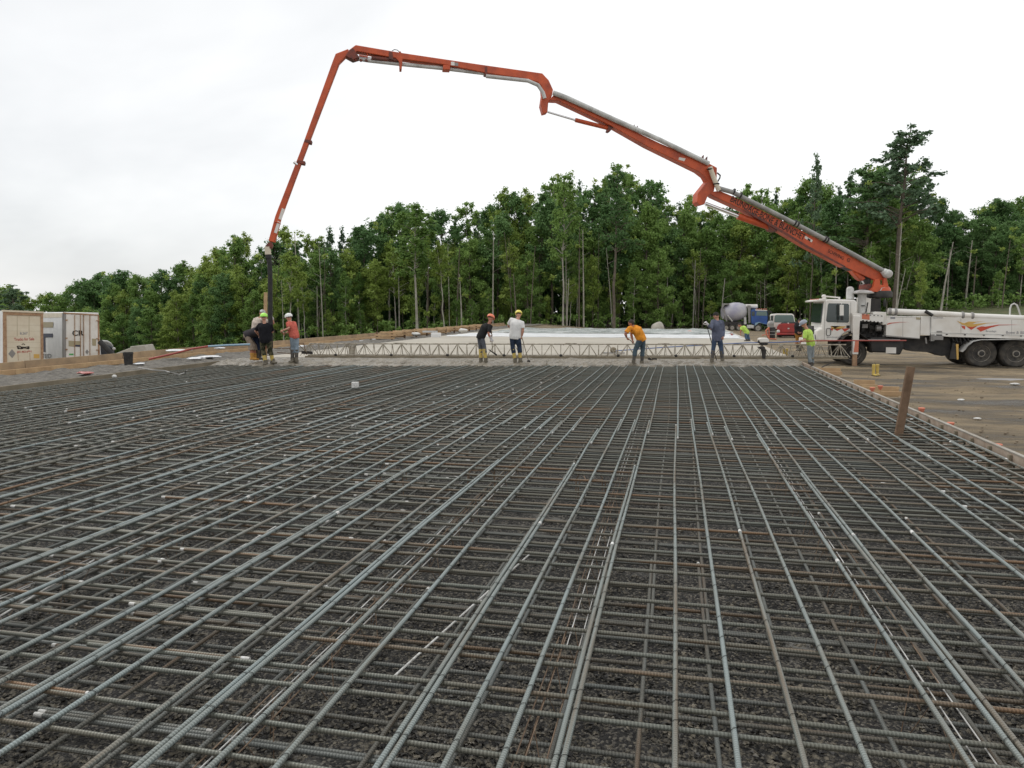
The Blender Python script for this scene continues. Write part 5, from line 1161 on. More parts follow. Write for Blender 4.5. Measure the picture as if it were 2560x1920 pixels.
# red fronted truck
DR = 64.0; cc = V(*m5(1010, 680), DR); rt = thing('red_truck', 'old flatbed truck with white cab and faded red hood facing the camera', 'truck', cc)
cb = FP(rt, 'cab', [(800, 375), (815, 362), (900, 355), (1115, 357), (1132, 375), (1150, 480), (1150, 560), (880, 570), (830, 500), (805, 480)], DR, 1.7, M['white'], bevel=.05)
FP(cb, 'windscreen', [(865, 385), (885, 374), (1105, 374), (1125, 388), (1140, 475), (860, 475)], DR, .03, M['glass2'], o=-.03, bevel=.01)
FP(cb, 'side_window', [(812, 385), (850, 380), (845, 470), (812, 470)], DR, .03, M['glass'], o=-.03, bevel=.0)
hd_ = FP(rt, 'hood', [(900, 540), (925, 500), (980, 492), (1150, 493), (1192, 506), (1203, 560), (1200, 640), (897, 640)], DR-1.3, 1.3, M['red'], bevel=.04)
FP(hd_, 'grille', [(960, 560), (1150, 560), (1150, 610), (960, 610)], DR-1.36, .06, M['grey' if 0 else 'red'], bevel=.01); FP(hd_, 'badge', [(1045, 552), (1070, 552), (1070, 568), (1045, 568)], DR-1.4, .03, M['pipe'], bevel=0)
FP(rt, 'bumper', [(895, 625), (1205, 625), (1210, 650), (890, 650)], DR-1.6, .25, M['red'], bevel=.03)
FP(rt, 'under_body', [(900, 650), (1200, 650), (1190, 672), (910, 672)], DR-1.2, 1.5, M['under'])
for x in (915, 1180):
    b = MB(); b.ell(V(*m5(x, 600), DR-1.35), (.14, .08, .14)); b.build('headlight', M['pipe'], rt)
b = MB(); b.ell(V(*m5(1010, 488), DR-.8), (.35, .2, .10)); b.ell(V(*m5(1120, 485), DR-.8), (.35, .2, .12)); b.build('wiper_bundle', M['black'], rt); 
b = MB(); b.prism([V(*m5(1045, 480), DR-1), V(*m5(1065, 480), DR-1), V(*m5(1062, 525), DR-1), V(*m5(1048, 525), DR-1)], FW*.05); b.build('hood_rag', M['white'], rt)
for x in (788, 1165):
    b = MB(); b.prism([V(*m5(x, 440), DR), V(*m5(x+22, 440), DR), V(*m5(x+22, 500), DR), V(*m5(x, 500), DR)], FW*.08); b.build('mirror', M['under'], rt)
for x in (930, 1170): 
    b = MB(); c_ = V(*m5(x, 650), DR-.7); r = .42; b.lathe(c_-RT*.12, RT, [(r*.7, 0), (r, .04), (r, .2), (r*.7, .24)], 18); b.build('wheel', M['tyre'], rt)
# black drum on a red cart
DD = 47.0; cc = V(*m5(835, 712), DD); ct = thing('hand_cart', 'small red cart frame holding a black banded drum in front of the red-hooded truck', 'cart', cc)
b = MB(); b.tube([V(*m5(790, 545), DD), V(*m5(745, 590), DD), V(*m5(755, 640), DD), V(*m5(790, 700), DD), V(*m5(890, 708), DD)], .05, 6); b.tube([V(*m5(690, 655), DD), V(*m5(755, 640), DD)], .03, 6); b.tube([V(*m5(790, 545), DD+.1), V(*m5(790, 700), DD+.1)], .04, 6); b.build('frame', M['red_pale'], ct)
b = MB(); r = 50/5.53*DD/FPX; hh = (V(*m5(0, 545), DD)-V(*m5(0, 700), DD)).length; b.lathe(V(*m5(836, 700), DD)+FW*r, UP, [(r*.96, 0), (r, .03), (r, hh*.5), (r*1.03, hh*.52), (r, hh*.54), (r, hh-.03), (r*.95, hh)], 24); dr = b.build('drum', M['black'], ct)
b = MB()
for k in (.35, .62): b.lathe(V(*m5(836, 700), DD)+FW*r+UP*hh*k, UP, [(r*1.02, 0), (r*1.03, .02), (r*1.02, .03)], 24)
b.build('drum_band', M['pipe_dark'], dr)
b = MB(); b.lathe(V(*m5(828, 545), DD)+FW*r, UP, [(r*.8, 0), (r*.85, .18), (r*.95, .25), (r*.7, .38), (r*.3, .42)], 18); b.build('motor', M['pipe_dark'], ct)
# red can and white tub at the slab corner
c4 = C(1400, 780, 4.424); DC = 49.5
t = thing('fuel_can', 'small red can standing at the right edge of the sheeting', 'can', V(*c4(1893, 278), DC)); b = MB(); b.prism([V(*c4(1872, 240), DC), V(*c4(1912, 240), DC), V(*c4(1912, 278), DC), V(*c4(1872, 278), DC)], FW*.2); b.build('body', M['redpole'], t, bevel=.03); b = MB(); b.cyl(V(*c4(1905, 240), DC)+FW*.1, V(*c4(1912, 228), DC)+FW*.1, .03); b.build('spout', M['white'], t)
for (x, lb) in ((1840, 'white plastic bundle beside the red can'), (1450, 'orange and white debris on the clear sheeting')):
    b = MB(); c_ = V(*c4(x, 262 if x > 1500 else 228), DC if x > 1500 else 56); b.ell(c_, (.35, .25, .12)); b.v = [tuple(Vec(v)+Vec((0, 0, .1*mnoise.noise(Vec(v)*4)))) for v in b.v]; b.build('debris_bundle', M['poly'] if x > 1500 else M['red_pale'], label=lb, cat='debris')
# white bits by the far plywood wall
for (x, y, w_, lb) in ((1040, 835, .30, 'white sack lying on top of the far plywood wall'), (1158, 826, .30, 'white roll lying on the bank behind the far plywood wall'), (870, 845, .2, 'small white rock on the bank beyond the coral-shirted worker')):
    b = MB(); c_ = V(x, y, 47); b.ell(c_, (w_, .25, .12), n=10, m=7); b.v = [tuple(Vec(v)*1+Vec((0, 0, .06*mnoise.noise(Vec(v)*5)))) for v in b.v]; b.build('white_sack', M['whitepaint'], label=lb, cat='sack')
b = MB(); b.box(V(1090, 838, 47), (.55, .4, .30)); b.build('white_crate', M['trwhite'], label='pale box beside the plywood wall near the far left end of the slab', cat='box', bevel=.02)
b = MB(); b.box(V(1075, 829, 47.5), (1.0, .06, .12)); b.build('pale_plank', M['pipe'], label='pale plank leaning on the far plywood wall', cat='plank')

# ================================================================ trailers
t1 = C(0, 760, 8.193)
def onplane(f, x, y, a, n_):
    r = ray(*f(x, y)); return CO+r*((a-CO).dot(n_)/r.dot(n_))
def TQ(par, name, pts, dl_, dr_, x0, x1, w_, mt, o=0, bevel=.0, f=t1):
    def dp_(x): return 1/(1/dl_+(1/dr_-1/dl_)*(x-x0)/(x1-x0))
    a = V(*f(x0, 600), dl_); c_ = V(*f(x1, 600), dr_); nrm = UP.cross(Vec((c_.x-a.x, c_.y-a.y, 0)).normalized()); nrm = nrm if nrm.dot(FW) > 0 else -nrm
    b = MB(); b.prism([onplane(f, x, y, a, nrm)+nrm*o for x, y in pts], nrm*w_); xx = Vec((c_.x-a.x, c_.y-a.y, 0)).normalized(); return b.build(name, mt, par, bevel=bevel, smooth=False), nrm, xx
# trailer with rust frame
c0 = V(*t1(480, 1300), 43); tr = thing('box_trailer', 'cream-doored box trailer with rusty door frame and red lettering', 'trailer', c0)
a1 = (42.4, 44.0, 60, 890)
bd_, n1, x1v = TQ(tr, 'body', [(70, 140), (885, 165), (885, 1560), (70, 1560)], *a1, 9.5, M['trwhite'], .12)
TQ(tr, 'roof_edge', [(65, 120), (890, 155), (890, 190), (65, 158)], *a1, .3, M['cream'], -.04)
TQ(tr, 'door', [(130, 225), (840, 250), (845, 1560), (140, 1560)], *a1, .05, M['cream'], .04)
TQ(tr, 'header', [(70, 155), (890, 185), (885, 245), (75, 222)], *a1, .14, M['rustframe'])
TQ(tr, 'frame_post', [(70, 222), (132, 225), (150, 1560), (80, 1560)], *a1, .14, M['rustframe']); TQ(tr, 'frame_post', [(835, 245), (885, 245), (895, 1560), (845, 1560)], *a1, .14, M['rustframe'])
for y in (430, 550, 670, 780, 890): TQ(tr, 'panel_groove', [(140, y), (835, y+6), (835, y+9), (140, y+3)], *a1, .005, M['tan'], .037)
for x in (357, 600): TQ(tr, 'hinge_strip', [(x-4, 250), (x+4, 250), (x+4, 660), (x-4, 660)], *a1, .008, M['tan'], .034); TQ(tr, 'hinge_strip', [(x+10, 1000), (x+18, 1000), (x+28, 1160), (x+18, 1160)], *a1, .008, M['rustframe'], .034)
TQ(tr, 'placard', [(250, 925), (325, 1015), (255, 1110), (175, 1020)], *a1, .01, M['grey'], .03)
TQ(tr, 'placard', [(695, 1025), (812, 1030), (812, 1112), (698, 1110)], *a1, .01, M['gold'], .03)
def tt(x, y, o): 
    return onplane(t1, x, y, V(*t1(a1[2], 600), a1[0]), n1)+n1*o
mpp = lambda n_: n_/8.193*43/FPX
text_obj('number_lettering', '8.267', tt(415, 628, .035), x1v, UP, mpp(50), M['inkgrey'], tr, width=mpp(140), lift=.004, bold=.02)
text_obj('sale_lettering', 'Trucks for Sale', tt(295, 755, .035), x1v, UP, mpp(62), M['inkred'], tr, width=mpp(362), lift=.004, bold=.01)
text_obj('phone_lettering', '301-463-6991', tt(352, 1005, .035), x1v, UP, mpp(44), M['inkred'], tr, width=mpp(262), lift=.004, bold=.01)
b = MB()  # little line drawing of a truck
for pts in ([(355, 865), (400, 860), (440, 880), (520, 885), (600, 870), (600, 905), (560, 912), (520, 900), (450, 905), (430, 915), (370, 905)],): b.tube([tt(x, y, .03) for x, y in pts]+[tt(*pts[0], .03)], .025, 5)
b.tube([tt(450, 830, .03), tt(480, 812, .03), tt(515, 830, .03)], .02, 5)
for x in (385, 450, 585): b.lathe(tt(x, 905, .04), -n1, [(mpp(22), 0), (mpp(22), .01)], 14)
b.build('truck_drawing', M['ink'], tr)
for o in (1.2, 2.6):
    b = MB(); c_ = tt(480, 1500, o); b.box(c_-UP*.2, (2.2, .9, .9)); b.build('axle_group', M['tyre'], tr)
# second trailer: left side panel and swing doors
c0 = V(*t1(1650, 1300), 46); t2 = thing('box_trailer', 'white box trailer with black letters on its doors and an F-shaped mark on its side', 'trailer', c0)
a2 = (46, 47.5, 1290, 2020)
cL = V(*t1(1290, 180), 46); 
# body as a box: door plane plus long side going back to the left
nd = UP.cross((V(*t1(2020, 600), 47.5)-V(*t1(1290, 600), 46)).normalized()); nd = Vec((nd.x, nd.y, 0)).normalized(); nd = nd if nd.dot(FW) > 0 else -nd
far_l = V(*t1(700, 180), 53.5); sv = Vec((far_l.x-cL.x, far_l.y-cL.y, 0))
dR = V(*t1(2020, 235), 47.5)
b = MB(); z0_ = V(*t1(1290, 1560), 46).z; zt = cL.z
A2 = V(*t1(1290, 600), 46)
def tt2(x, y, o): return onplane(t1, x, y, A2, nd)+nd*o
cL = onplane(t1, 1290, 180, A2, nd); dR = onplane(t1, 2020, 235, A2, nd)
base_ = [Vec((cL.x, cL.y, z0_)), Vec((dR.x, dR.y, z0_)), Vec((dR.x, dR.y, z0_))+sv, Vec((cL.x, cL.y, z0_))+sv]
b.prism([p+Vec((0, 0, 0)) for p in base_], (0, 0, zt-z0_)); b.build('body', M['trwhite'], t2, smooth=False)
def side2(par, name, pts, mt, o=.02):
    # px position measured on the side plane
    nS = Vec((-sv.y, sv.x, 0)).normalized(); nS = nS if nS.dot(-RT) > 0 or nS.dot(-FW) > 0 else -nS
    nS = -nS if nS.dot(FW) > 0 else nS
    ps = []
    for x, y in pts:
        r = ray(*t1(x, y)); t_ = (Vec((cL.x, cL.y, 0))-Vec((CO.x, CO.y, 0))).dot(nS)/r.dot(nS); ps.append(CO+r*t_+nS*o)
    b = MB(); b.prism(ps, nS*.01); return b.build(name, mt, par, smooth=False), nS, ps
side2(t2, 'side_patch', [(890, 370), (1098, 370), (1095, 480), (890, 482)], M['tan']); side2(t2, 'side_letter', [(890, 605), (1088, 605), (1088, 685), (930, 685), (935, 978), (890, 980)], M['navy'])
side2(t2, 'roof_rail', [(885, 190), (1290, 185), (1290, 275), (885, 280)], M['cream'], .01)
_, nS, ps = side2(t2, 'corner_post', [(1285, 190), (1300, 190), (1300, 1560), (1290, 1560)], M['grey'], .03)
q1_ = side2(t2, 'lettering_base', [(905, 1105), (1075, 1105), (1075, 1108), (905, 1108)], M['trwhite'], .005)[2]
text_obj('side_lettering', 'TED', q1_[0]+nS*.02-(q1_[1]-q1_[0])*.25, (q1_[1]-q1_[0]), UP, mpp(88)*1.08, M['ink'], t2, width=(q1_[1]-q1_[0]).length*1.25, lift=.03)
TQ(t2, 'corner_post', [(1290, 185), (1345, 190), (1345, 1560), (1300, 1560)], *a2, .1, M['grey'], -.05)
TQ(t2, 'header', [(1290, 170), (2010, 215), (2015, 240), (1300, 200)], *a2, .12, M['rustframe'], -.07)
TQ(t2, 'right_post', [(1995, 235), (2025, 240), (2050, 1560), (2005, 1560)], *a2, .1, M['rustframe'], -.05)
TQ(t2, 'door_leaf', [(1350, 205), (1690, 228), (1690, 1560), (1350, 1560)], *a2, .04, M['white'], -.045); TQ(t2, 'door_leaf', [(1708, 230), (1995, 245), (2000, 1560), (1708, 1560)], *a2, .04, M['white'], -.045)
for x in (1522, 1640, 1705, 1832):
    b = MB(); b.tube([tt2(x, 225, -.08), tt2(x+4, 1540, -.08)], .022, 6); b.build('lock_rod', M['rustframe'], t2)
TQ(t2, 'door_window', [(1400, 750), (1640, 760), (1640, 880), (1400, 865)], *a2, .01, M['tan'], -.06); TQ(t2, 'door_window', [(1530, 835), (1640, 840), (1640, 878), (1530, 868)], *a2, .01, M['navy'], -.065)
TQ(t2, 'placard', [(1775, 930), (1815, 975), (1780, 1035), (1740, 980)], *a2, .01, M['grey'], -.06); TQ(t2, 'placard', [(1880, 708), (1965, 712), (1960, 855), (1885, 850)], *a2, .01, M['gold' if 0 else 'tan'], -.06)
TQ(t2, 'placard', [(1410, 1015), (1500, 1015), (1500, 1045), (1410, 1045)], *a2, .01, M['green'], -.06)
for y in (330, 700, 930):
    TQ(t2, 'hinge', [(1335, y-14), (1375, y-14), (1375, y+14), (1335, y+14)], *a2, .06, M['rustframe'], -.09); TQ(t2, 'hinge', [(1965, y), (2030, y+3), (2030, y+24), (1965, y+20)], *a2, .06, M['rustframe'], -.09)
xv2 = Vec((nd.y, -nd.x, 0)); xv2 = xv2 if xv2.dot(RT) > 0 else -xv2
text_obj('door_lettering', 'CR', tt2(1478, 652, -.06), xv2, UP, mpp(108)*1.1, M['ink'], t2, width=mpp(210)*1.08, lift=.01, bold=.02)
# third trailer: sliver at the left edge
t3 = thing('box_trailer', 'white trailer side with a blue stripe at the left edge of the picture', 'trailer', V(*t1(-400, 1300), 44.5))
a3 = (44.5, 44.5, -900, 60)
TQ(t3, 'body', [(-900, 140), (62, 140), (62, 1560), (-900, 1560)], *a3, 2.4, M['trwhite'], bevel=.03); TQ(t3, 'stripe', [(-900, 685), (62, 685), (62, 740), (-900, 740)], *a3, .02, M['bluepole'], -.012)
# ---- dark car behind
cc6 = C(240, 780, 4.809); DV = 49
cr_ = thing('parked_car', 'dark grey car partly hidden behind the white trailer', 'car', V(*cc6(100, 560), DV))
car_ = FP(cr_, 'body', [(-220, 395), (60, 388), (130, 392), (190, 412), (214, 436), (218, 470), (224, 490), (215, 520), (190, 545), (-220, 560)], DV, 1.8, M['glass'], cc6, bevel=.06)
car_.data.materials.clear(); car_.data.materials.append(mat('dark_car_paint', (.07, .075, .085), .25, .4))
FP(cr_, 'cabin', [(-180, 395), (-130, 345), (-20, 338), (30, 342), (100, 386), (95, 392)], DV+.15, 1.5, M['pipe_dark'], cc6, bevel=.05)
FP(cr_, 'bonnet', [(70, 346), (140, 352), (185, 378), (208, 410), (214, 436), (60, 440)], DV+.1, 1.6, M['pipe_dark'], cc6, bevel=.05); FP(cr_, 'grille', [(150, 430), (205, 436), (208, 462), (150, 456)], DV, .05, M['black'], cc6, o=-.04, bevel=0)
FP(cr_, 'window', [(-120, 360), (-20, 352), (-10, 402), (-150, 405)], DV+.15, .03, M['glass'], cc6, bevel=0)
FP(cr_, 'window', [(-5, 352), (45, 352), (100, 400), (0, 403)], DV+.15, .03, M['glass'], cc6, bevel=0)
b = MB(); b.ell(V(*cc6(215, 442), DV), (.12, .08, .10)); b.build('headlight', M['pipe'], cr_)
for x in (-150, 150):
    b = MB(); r = .33; b.lathe(V(*cc6(x, 545), DV)-FW*.03, FW, [(r*.6, 0), (r, .05), (r, .2), (r*.7, .24)], 20); b.build('wheel', M['tyre'], cr_)
# dark pipe leaning in front of it
b = MB(); b.tube([V(*cc6(45, 355), 31), V(*cc6(110, 420), 31), V(*cc6(205, 520), 31)], .11, 10); b.build('black_pipe', M['black'], label='thick black pipe slanting down in front of the dark car', cat='pipe')

# ================================================================ dirt clutter at the right
def clod(px, py, s_, mt, lb, cat, nm):
    p = G(px, py, -.25); z = gz(p.x, p.y); b = MB(); b.ell((p.x, p.y, z+s_*.15), (s_, s_*.7, s_*.3), n=9, m=6)
    b.v = [tuple(Vec(v)+Vec((mnoise.noise(Vec(v)*9), mnoise.noise(Vec(v)*9+Vec((3, 3, 3))), 0))*s_*.4) for v in b.v]; b.build(nm, mt, label=lb, cat=cat)
clod(2537, 962, .12, M['whitepaint'], 'white scrap of plastic on the dirt at the right edge', 'scrap', 'plastic_scrap')
clod(2403, 1002, .08, M['whitepaint'], 'small white scrap on the dirt right of the leaning board', 'scrap', 'plastic_scrap')
clod(2444, 1050, .07, M['whitepaint'], 'torn white scrap on the dirt near the edge form', 'scrap', 'plastic_scrap')
b = MB(); p = G(2530, 950, -.25); b.ell((p.x, p.y, gz(p.x, p.y)+.01), (1.0, .35, .025), n=18, m=6); b.build('puddle', M['grey'], kind='structure')
m = MB()
for _ in range(260):
    px, py = rnd.uniform(2050, 2650), 905+rnd.random()**.7*330; p = G(px, py, -.24)
    if p.x < XR+.15: continue
    s_ = rnd.uniform(.012, .035)*(1 if rnd.random() < .95 else 2); m.ell((p.x, p.y, gz(p.x, p.y)+s_*.2+.02), (s_, s_*rnd.uniform(.6, 1), s_*.5), n=6, m=4)
m.build('scattered_clods', mat('dirt_clods', (.16, .125, .085), .9, n2=(.26, .21, .15), scale=3), kind='stuff', smooth=False, label='small clods and stones scattered on the dirt')
b = MB(); b.tube([G(2030, 935, -.15), G(2060, 915, -.1), G(2085, 905, -.05)], .02, 6); b.build('steel_pin', M['under'], label='thin dark steel pin lying by the lumber kicker near the truck', cat='pin')

# ================================================================ forest
def leaves(rs, centers, radii, nper, size, flat=.75):
    k = len(centers); c = np.repeat(np.array(centers), nper, 0); r = np.repeat(np.array(radii), nper)
    d = rs.normal(size=(len(c), 3)); d /= np.linalg.norm(d, axis=1)[:, None]; rad = np.minimum(np.abs(rs.normal(size=len(c)))*.62+.12, 1.05+.1*rs.rand(len(c)))
    p = c+d*(r*rad)[:, None]*np.array([1, 1, flat])
    n = d*.4+rs.normal(size=p.shape)*.6+np.array([0, 0, .6]); n /= np.linalg.norm(n, axis=1)[:, None]
    a = np.cross(n, rs.normal(size=p.shape)); a /= np.linalg.norm(a, axis=1)[:, None]; b_ = np.cross(n, a)
    s = size*(.6+.8*rs.rand(len(p)))[:, None]
    q = np.stack([p-a*s*.55-b_*s*.15, p-b_*s*.4+a*s*.05, p+a*s*.6+b_*s*.1, p+b_*s*.42-a*s*.1], 1)
    tint = np.repeat(rs.rand(k), nper)*.6+rs.rand(len(p))*.4
    return q.reshape(-1, 3), tint
def leaf_mesh(name, q, tint, mt):
    n = len(q)//4; me = bpy.data.meshes.new(name); me.vertices.add(len(q)); me.vertices.foreach_set('co', q.ravel()); me.loops.add(len(q)); me.loops.foreach_set('vertex_index', np.arange(len(q)))
    me.polygons.add(n); me.polygons.foreach_set('loop_start', np.arange(0, len(q), 4)); me.polygons.foreach_set('loop_total', np.full(n, 4)); me.update(calc_edges=True)
    a = me.attributes.new('tint', 'FLOAT', 'FACE'); a.data.foreach_set('value', tint); me.materials.append(mt); return me
def make_tree(seed, kind):
    "unit tree 18 m tall, base at the origin; returns trunk and crown meshes"
    rs = np.random.RandomState(seed); Ht = 18.0; rr = random.Random(seed); b = MB()
    lean = Vec((rr.uniform(-1, 1), rr.uniform(-.6, .6), 0))*(.5 if kind != 'leaner' else 2.6)
    tr0 = {'birch': .13, 'oak': .20, 'pine': .24, 'spruce': .17, 'sapling': .10, 'leaner': .12, 'bushy': .2, 'sparse': .13}[kind]
    wob = [Vec((rr.uniform(-.22, .22), rr.uniform(-.22, .22), 0)) for _ in range(9)]
    def trunk(h): t = h/Ht; i = min(7, int(t*8)); f = t*8-i; return lean*(t**1.5)+wob[i].lerp(wob[i+1], f)*min(1, t*3)+Vec((0, 0, h))
    b.tube([trunk(h)-Vec((0, 0, .6 if h == 0 else 0)) for h in np.linspace(0, Ht*.96, 12)], [tr0*(1.25 if i == 0 else 1)*(1-i/12.5)+.015 for i in range(12)], 7)
    cs, rs_ = [], []
    lo = {'birch': .46, 'oak': .36, 'pine': .50, 'spruce': .14, 'sapling': .25, 'leaner': .6, 'bushy': .04, 'sparse': .4}[kind]
    wd = {'birch': 2.4, 'oak': 3.6, 'pine': 3.9, 'spruce': 2.3, 'sapling': 2.3, 'leaner': 2.2, 'bushy': 3.8, 'sparse': 3.0}[kind]
    nb = {'birch': 34, 'oak': 46, 'pine': 58, 'spruce': 60, 'sapling': 34, 'leaner': 22, 'bushy': 70, 'sparse': 40}[kind]
    for i in range(nb):
        t = lo+(1-lo)*((i+rr.random())/nb); u = (t-lo)/(1-lo); a = rr.uniform(0, 2*pi)
        if kind == 'sparse': env = (1-u)**.9*rr.choice([.4, .8, 1.1])+.08
        elif kind == 'spruce': env = (1-u)**.8*1.0+.06
        elif kind == 'pine': env = (1-u)**.55*rr.choice([.45, .75, 1.0, 1.15])+.10
        elif kind == 'bushy': env = (math.sin(pi*(.22+.72*u))**.7)
        else: env = math.sin(pi*(.13+.80*u))**.8
        reach = wd*env*rr.uniform(.35, 1.08); h = t*Ht
        p0 = trunk(h*.93); tipz = {'birch': .9, 'oak': .7, 'pine': .35, 'spruce': -.35, 'sapling': .4, 'leaner': .5, 'bushy': .3, 'sparse': .1}[kind]
        p1 = p0+Vec((cos(a)*reach, sin(a)*reach, tipz*reach*.6))
        if reach > .7: b.tube([p0, p0.lerp(p1, .5)+Vec((0, 0, .12*reach)), p1], [.055*(1-u*.6)+.012, .035*(1-u*.5)+.01, .012], 4, cap=False)
        nc = 3 if kind in ('pine', 'oak', 'bushy') else 2
        for q in range(nc):
            f = .5+.5*(q+1)/nc; c_ = p0.lerp(p1, f)+Vec((rr.uniform(-.4, .4), rr.uniform(-.4, .4), rr.uniform(-.25, .35)))
            cs.append(tuple(c_)); rs_.append(rr.uniform(.5, 1.15)*(.75 if kind in ('spruce', 'birch') else 1)*(.5 if kind == 'pine' else 1)*(.5 if kind == 'sparse' else 1))
    cs.append(tuple(trunk(Ht*.97))); rs_.append(.5)
    npp = {'birch': 82, 'oak': 76, 'pine': 46, 'spruce': 80, 'sapling': 85, 'leaner': 85, 'bushy': 80, 'sparse': 36}[kind]
    q, tint = leaves(rs, cs, rs_, npp, .27 if kind != 'pine' else .23, .55 if kind == 'pine' else .8)
    return b, q, tint
VAR = []
for i, (k, lm, bk) in enumerate([('oak', 'leaf0', 'bark'), ('birch', 'leaf0', 'bark_pale'), ('oak', 'leaf1', 'bark_dark'), ('birch', 'leaf2', 'bark_pale'), ('spruce', 'leaf3', 'bark_dark'), ('pine', 'leaf3', 'bark'),
        ('sapling', 'leaf0', 'bark_pale'), ('leaner', 'leaf2', 'bark_pale'), ('bushy', 'leaf0', 'bark'), ('bushy', 'leaf2', 'bark'), ('sapling', 'leaf2', 'bark'), ('oak', 'leaf1', 'bark'), ('bushy', 'leaf1', 'bark_dark'), ('pine', 'leaf1', 'bark'), ('sparse', 'leaf3', 'bark')]):
    b, q, tint = make_tree(100+i, k)
    VAR.append((k, lm, b.mesh('trunk', M[bk], smooth=True), leaf_mesh('crown', q, tint, M[lm])))
SK = np.array([(-300, 735), (-100, 728), (0, 718), (40, 708), (75, 735), (115, 742), (150, 718), (200, 712), (225, 690), (290, 676), (325, 690), (380, 655), (415, 690), (470, 640), (560, 606), (600, 590), (640, 600), (700, 575), (750, 560), (790, 582), (840, 562), (900, 580), (960, 512), (1035, 508), (1080, 560), (1110, 528), (1160, 520), (1200, 498), (1240, 485), (1290, 470), (1350, 450), (1400, 436), (1440, 436), (1470, 480), (1500, 430), (1545, 415), (1590, 440), (1612, 455), (1660, 500), (1710, 462), (1760, 500), (1800, 520), (1875, 458), (1950, 455), (2000, 490), (2030, 400), (2070, 440), (2110, 430), (2150, 425), (2190, 400), (2230, 400), (2290, 430), (2345, 505), (2400, 520), (2440, 512), (2480, 500), (2530, 490), (2600, 495), (2900, 480), (3200, 480)], float)
def sky_y(px): return float(np.interp(px, SK[:, 0], SK[:, 1]))
def dist_at(px): return float(np.interp(px, [-300, 0, 640, 1280, 1900, 2200, 2560, 3200], [125, 118, 92, 96, 108, 92, 92, 95]))
tname = {'oak': 'broadleaf_tree', 'birch': 'birch_tree', 'spruce': 'spruce_tree', 'pine': 'pine_tree', 'sapling': 'young_tree', 'leaner': 'leaning_tree', 'bushy': 'leafy_tree', 'sparse': 'spruce_tree'}
SPEC = {'leaf0': 'mid green', 'leaf1': 'dark green', 'leaf2': 'yellow-green', 'leaf3': 'blue-green'}
def zone(px):
    for x, s_ in ((560, 'above the trailers'), (1180, 'behind the left end of the slab'), (1560, 'behind the white sheeting'), (1990, 'behind the parked mixer truck'), (2700, 'behind the pump truck body')):
        if px < x: return s_
    return 'behind the pump truck body'
def plant(vi, px, d, topy, label=None, wide=.88, group=None, rank=0):
    k, lm, tm, cm = VAR[vi]; g0 = V(px, 772, d); z = terr(g0.x, g0.y)-.1; ztop = V(px, topy, d).z; h = ztop-z
    if h < 1.5: return
    s_ = h/18.0; sw = (s_**.75)*wide*rnd.uniform(.85, 1.15)
    label = label or f'{SPEC[lm]} {k if k not in ("oak", "bushy") else "broadleaf"} tree {"in front" if rank == 0 else "deep"} in the forest {zone(px)}'
    label = label.replace('leaner tree', 'leaning tree').replace('sapling tree', 'sapling')
    t = thing(tname[k], label, 'tree', (g0.x, g0.y, z), group or ('trees of the forest edge' ))
    t.rotation_euler = (0, 0, rnd.uniform(0, 2*pi)); t.scale = (sw, sw, s_)
    a = bpy.data.objects.new('trunk', tm); col.objects.link(a); a.parent = t
    c_ = bpy.data.objects.new('crown', cm); col.objects.link(c_); c_.parent = t; return t
# skyline rank
px = -140
while px < 2720:
    d = dist_at(px)+rnd.uniform(5, 14); left = px < 620
    vi = rnd.choice([8, 0, 9, 12, 11] if left else ([2, 11, 12, 2, 0] if px > 2330 else [0, 2, 11, 1, 1, 3, 14, 13] if px < 1900 else [2, 11, 14, 1, 13, 0]))
    plant(vi, px, d, sky_y(px)+rnd.choice([-14, -4, 4, 14, 30])+rnd.uniform(-6, 6), rank=1)
    px += rnd.uniform(24, 36)*(.85 if left else 1)
# middle rank
px = -140
while px < 2720:
    d = dist_at(px)+rnd.uniform(0, 5); left = px < 620; sy = sky_y(px); by = V(px, 772, d); base = 772+(H-terr(by.x, by.y))/d*FPX
    vi = rnd.choice([8, 9, 8, 12, 9] if left else ([2, 11, 12] if px > 2330 else [1, 0, 3, 8, 10, 2, 6, 9]))
    plant(vi, px, d, sy+(base-sy)*rnd.uniform(.10, .40), rank=1)
    px += rnd.uniform(26, 42)
# front rank: thin trunks, saplings, undergrowth
px = -140
while px < 2720:
    d = dist_at(px)-rnd.uniform(1, 6); left = px < 640; sy = sky_y(px); by = V(px, 772, d); base = 772+(H-terr(by.x, by.y))/d*FPX
    vi = rnd.choice([8, 9, 8, 12] if left else [6, 10, 1, 3, 8, 6, 7]); dark = px > 2300
    if dark and rnd.random() < .55: px += 40; continue
    plant(vi, px, d, sy+(base-sy)*(rnd.uniform(.25, .65) if left else rnd.uniform(.3, .8)), rank=0)
    px += rnd.uniform(26, 46) if left else rnd.uniform(34, 60)
# trees one can tell apart
plant(5, 2238, 88, 300, 'tallest pine, standing alone above the forest right of the boom', 1.35, 'tall pines')
plant(13, 2165, 92, 398, 'broad dark pine leaning against the tallest one', 1.15, 'tall pines')
plant(14, 2025, 96, 378, 'thin sparse spruce with bare trunk crossing behind the boom', .75, 'tall pines')
plant(13, 1535, 92, 412, 'tall full-crowned tree rising above the forest at the centre', .9, 'tall pines')
plant(1, 1408, 90, 432, 'tree with long bare pale trunk at the centre of the forest edge', .9)
plant(1, 1042, 86, 508, 'pale-trunked birch rising above the left part of the forest', 1.25)
plant(7, 1110, 85, 600, 'slanting pale-trunked tree left of the orange hard hat', .9)
plant(3, 725, 84, 625, 'yellow-green birch right of the pump hose', .9)
plant(5, 30, 100, 706, 'dark rounded tree above the rust-framed trailer', 1.2)
plant(10, 2300, 80, 650, 'small yellow-green tree beside the big pine trunk', .7)
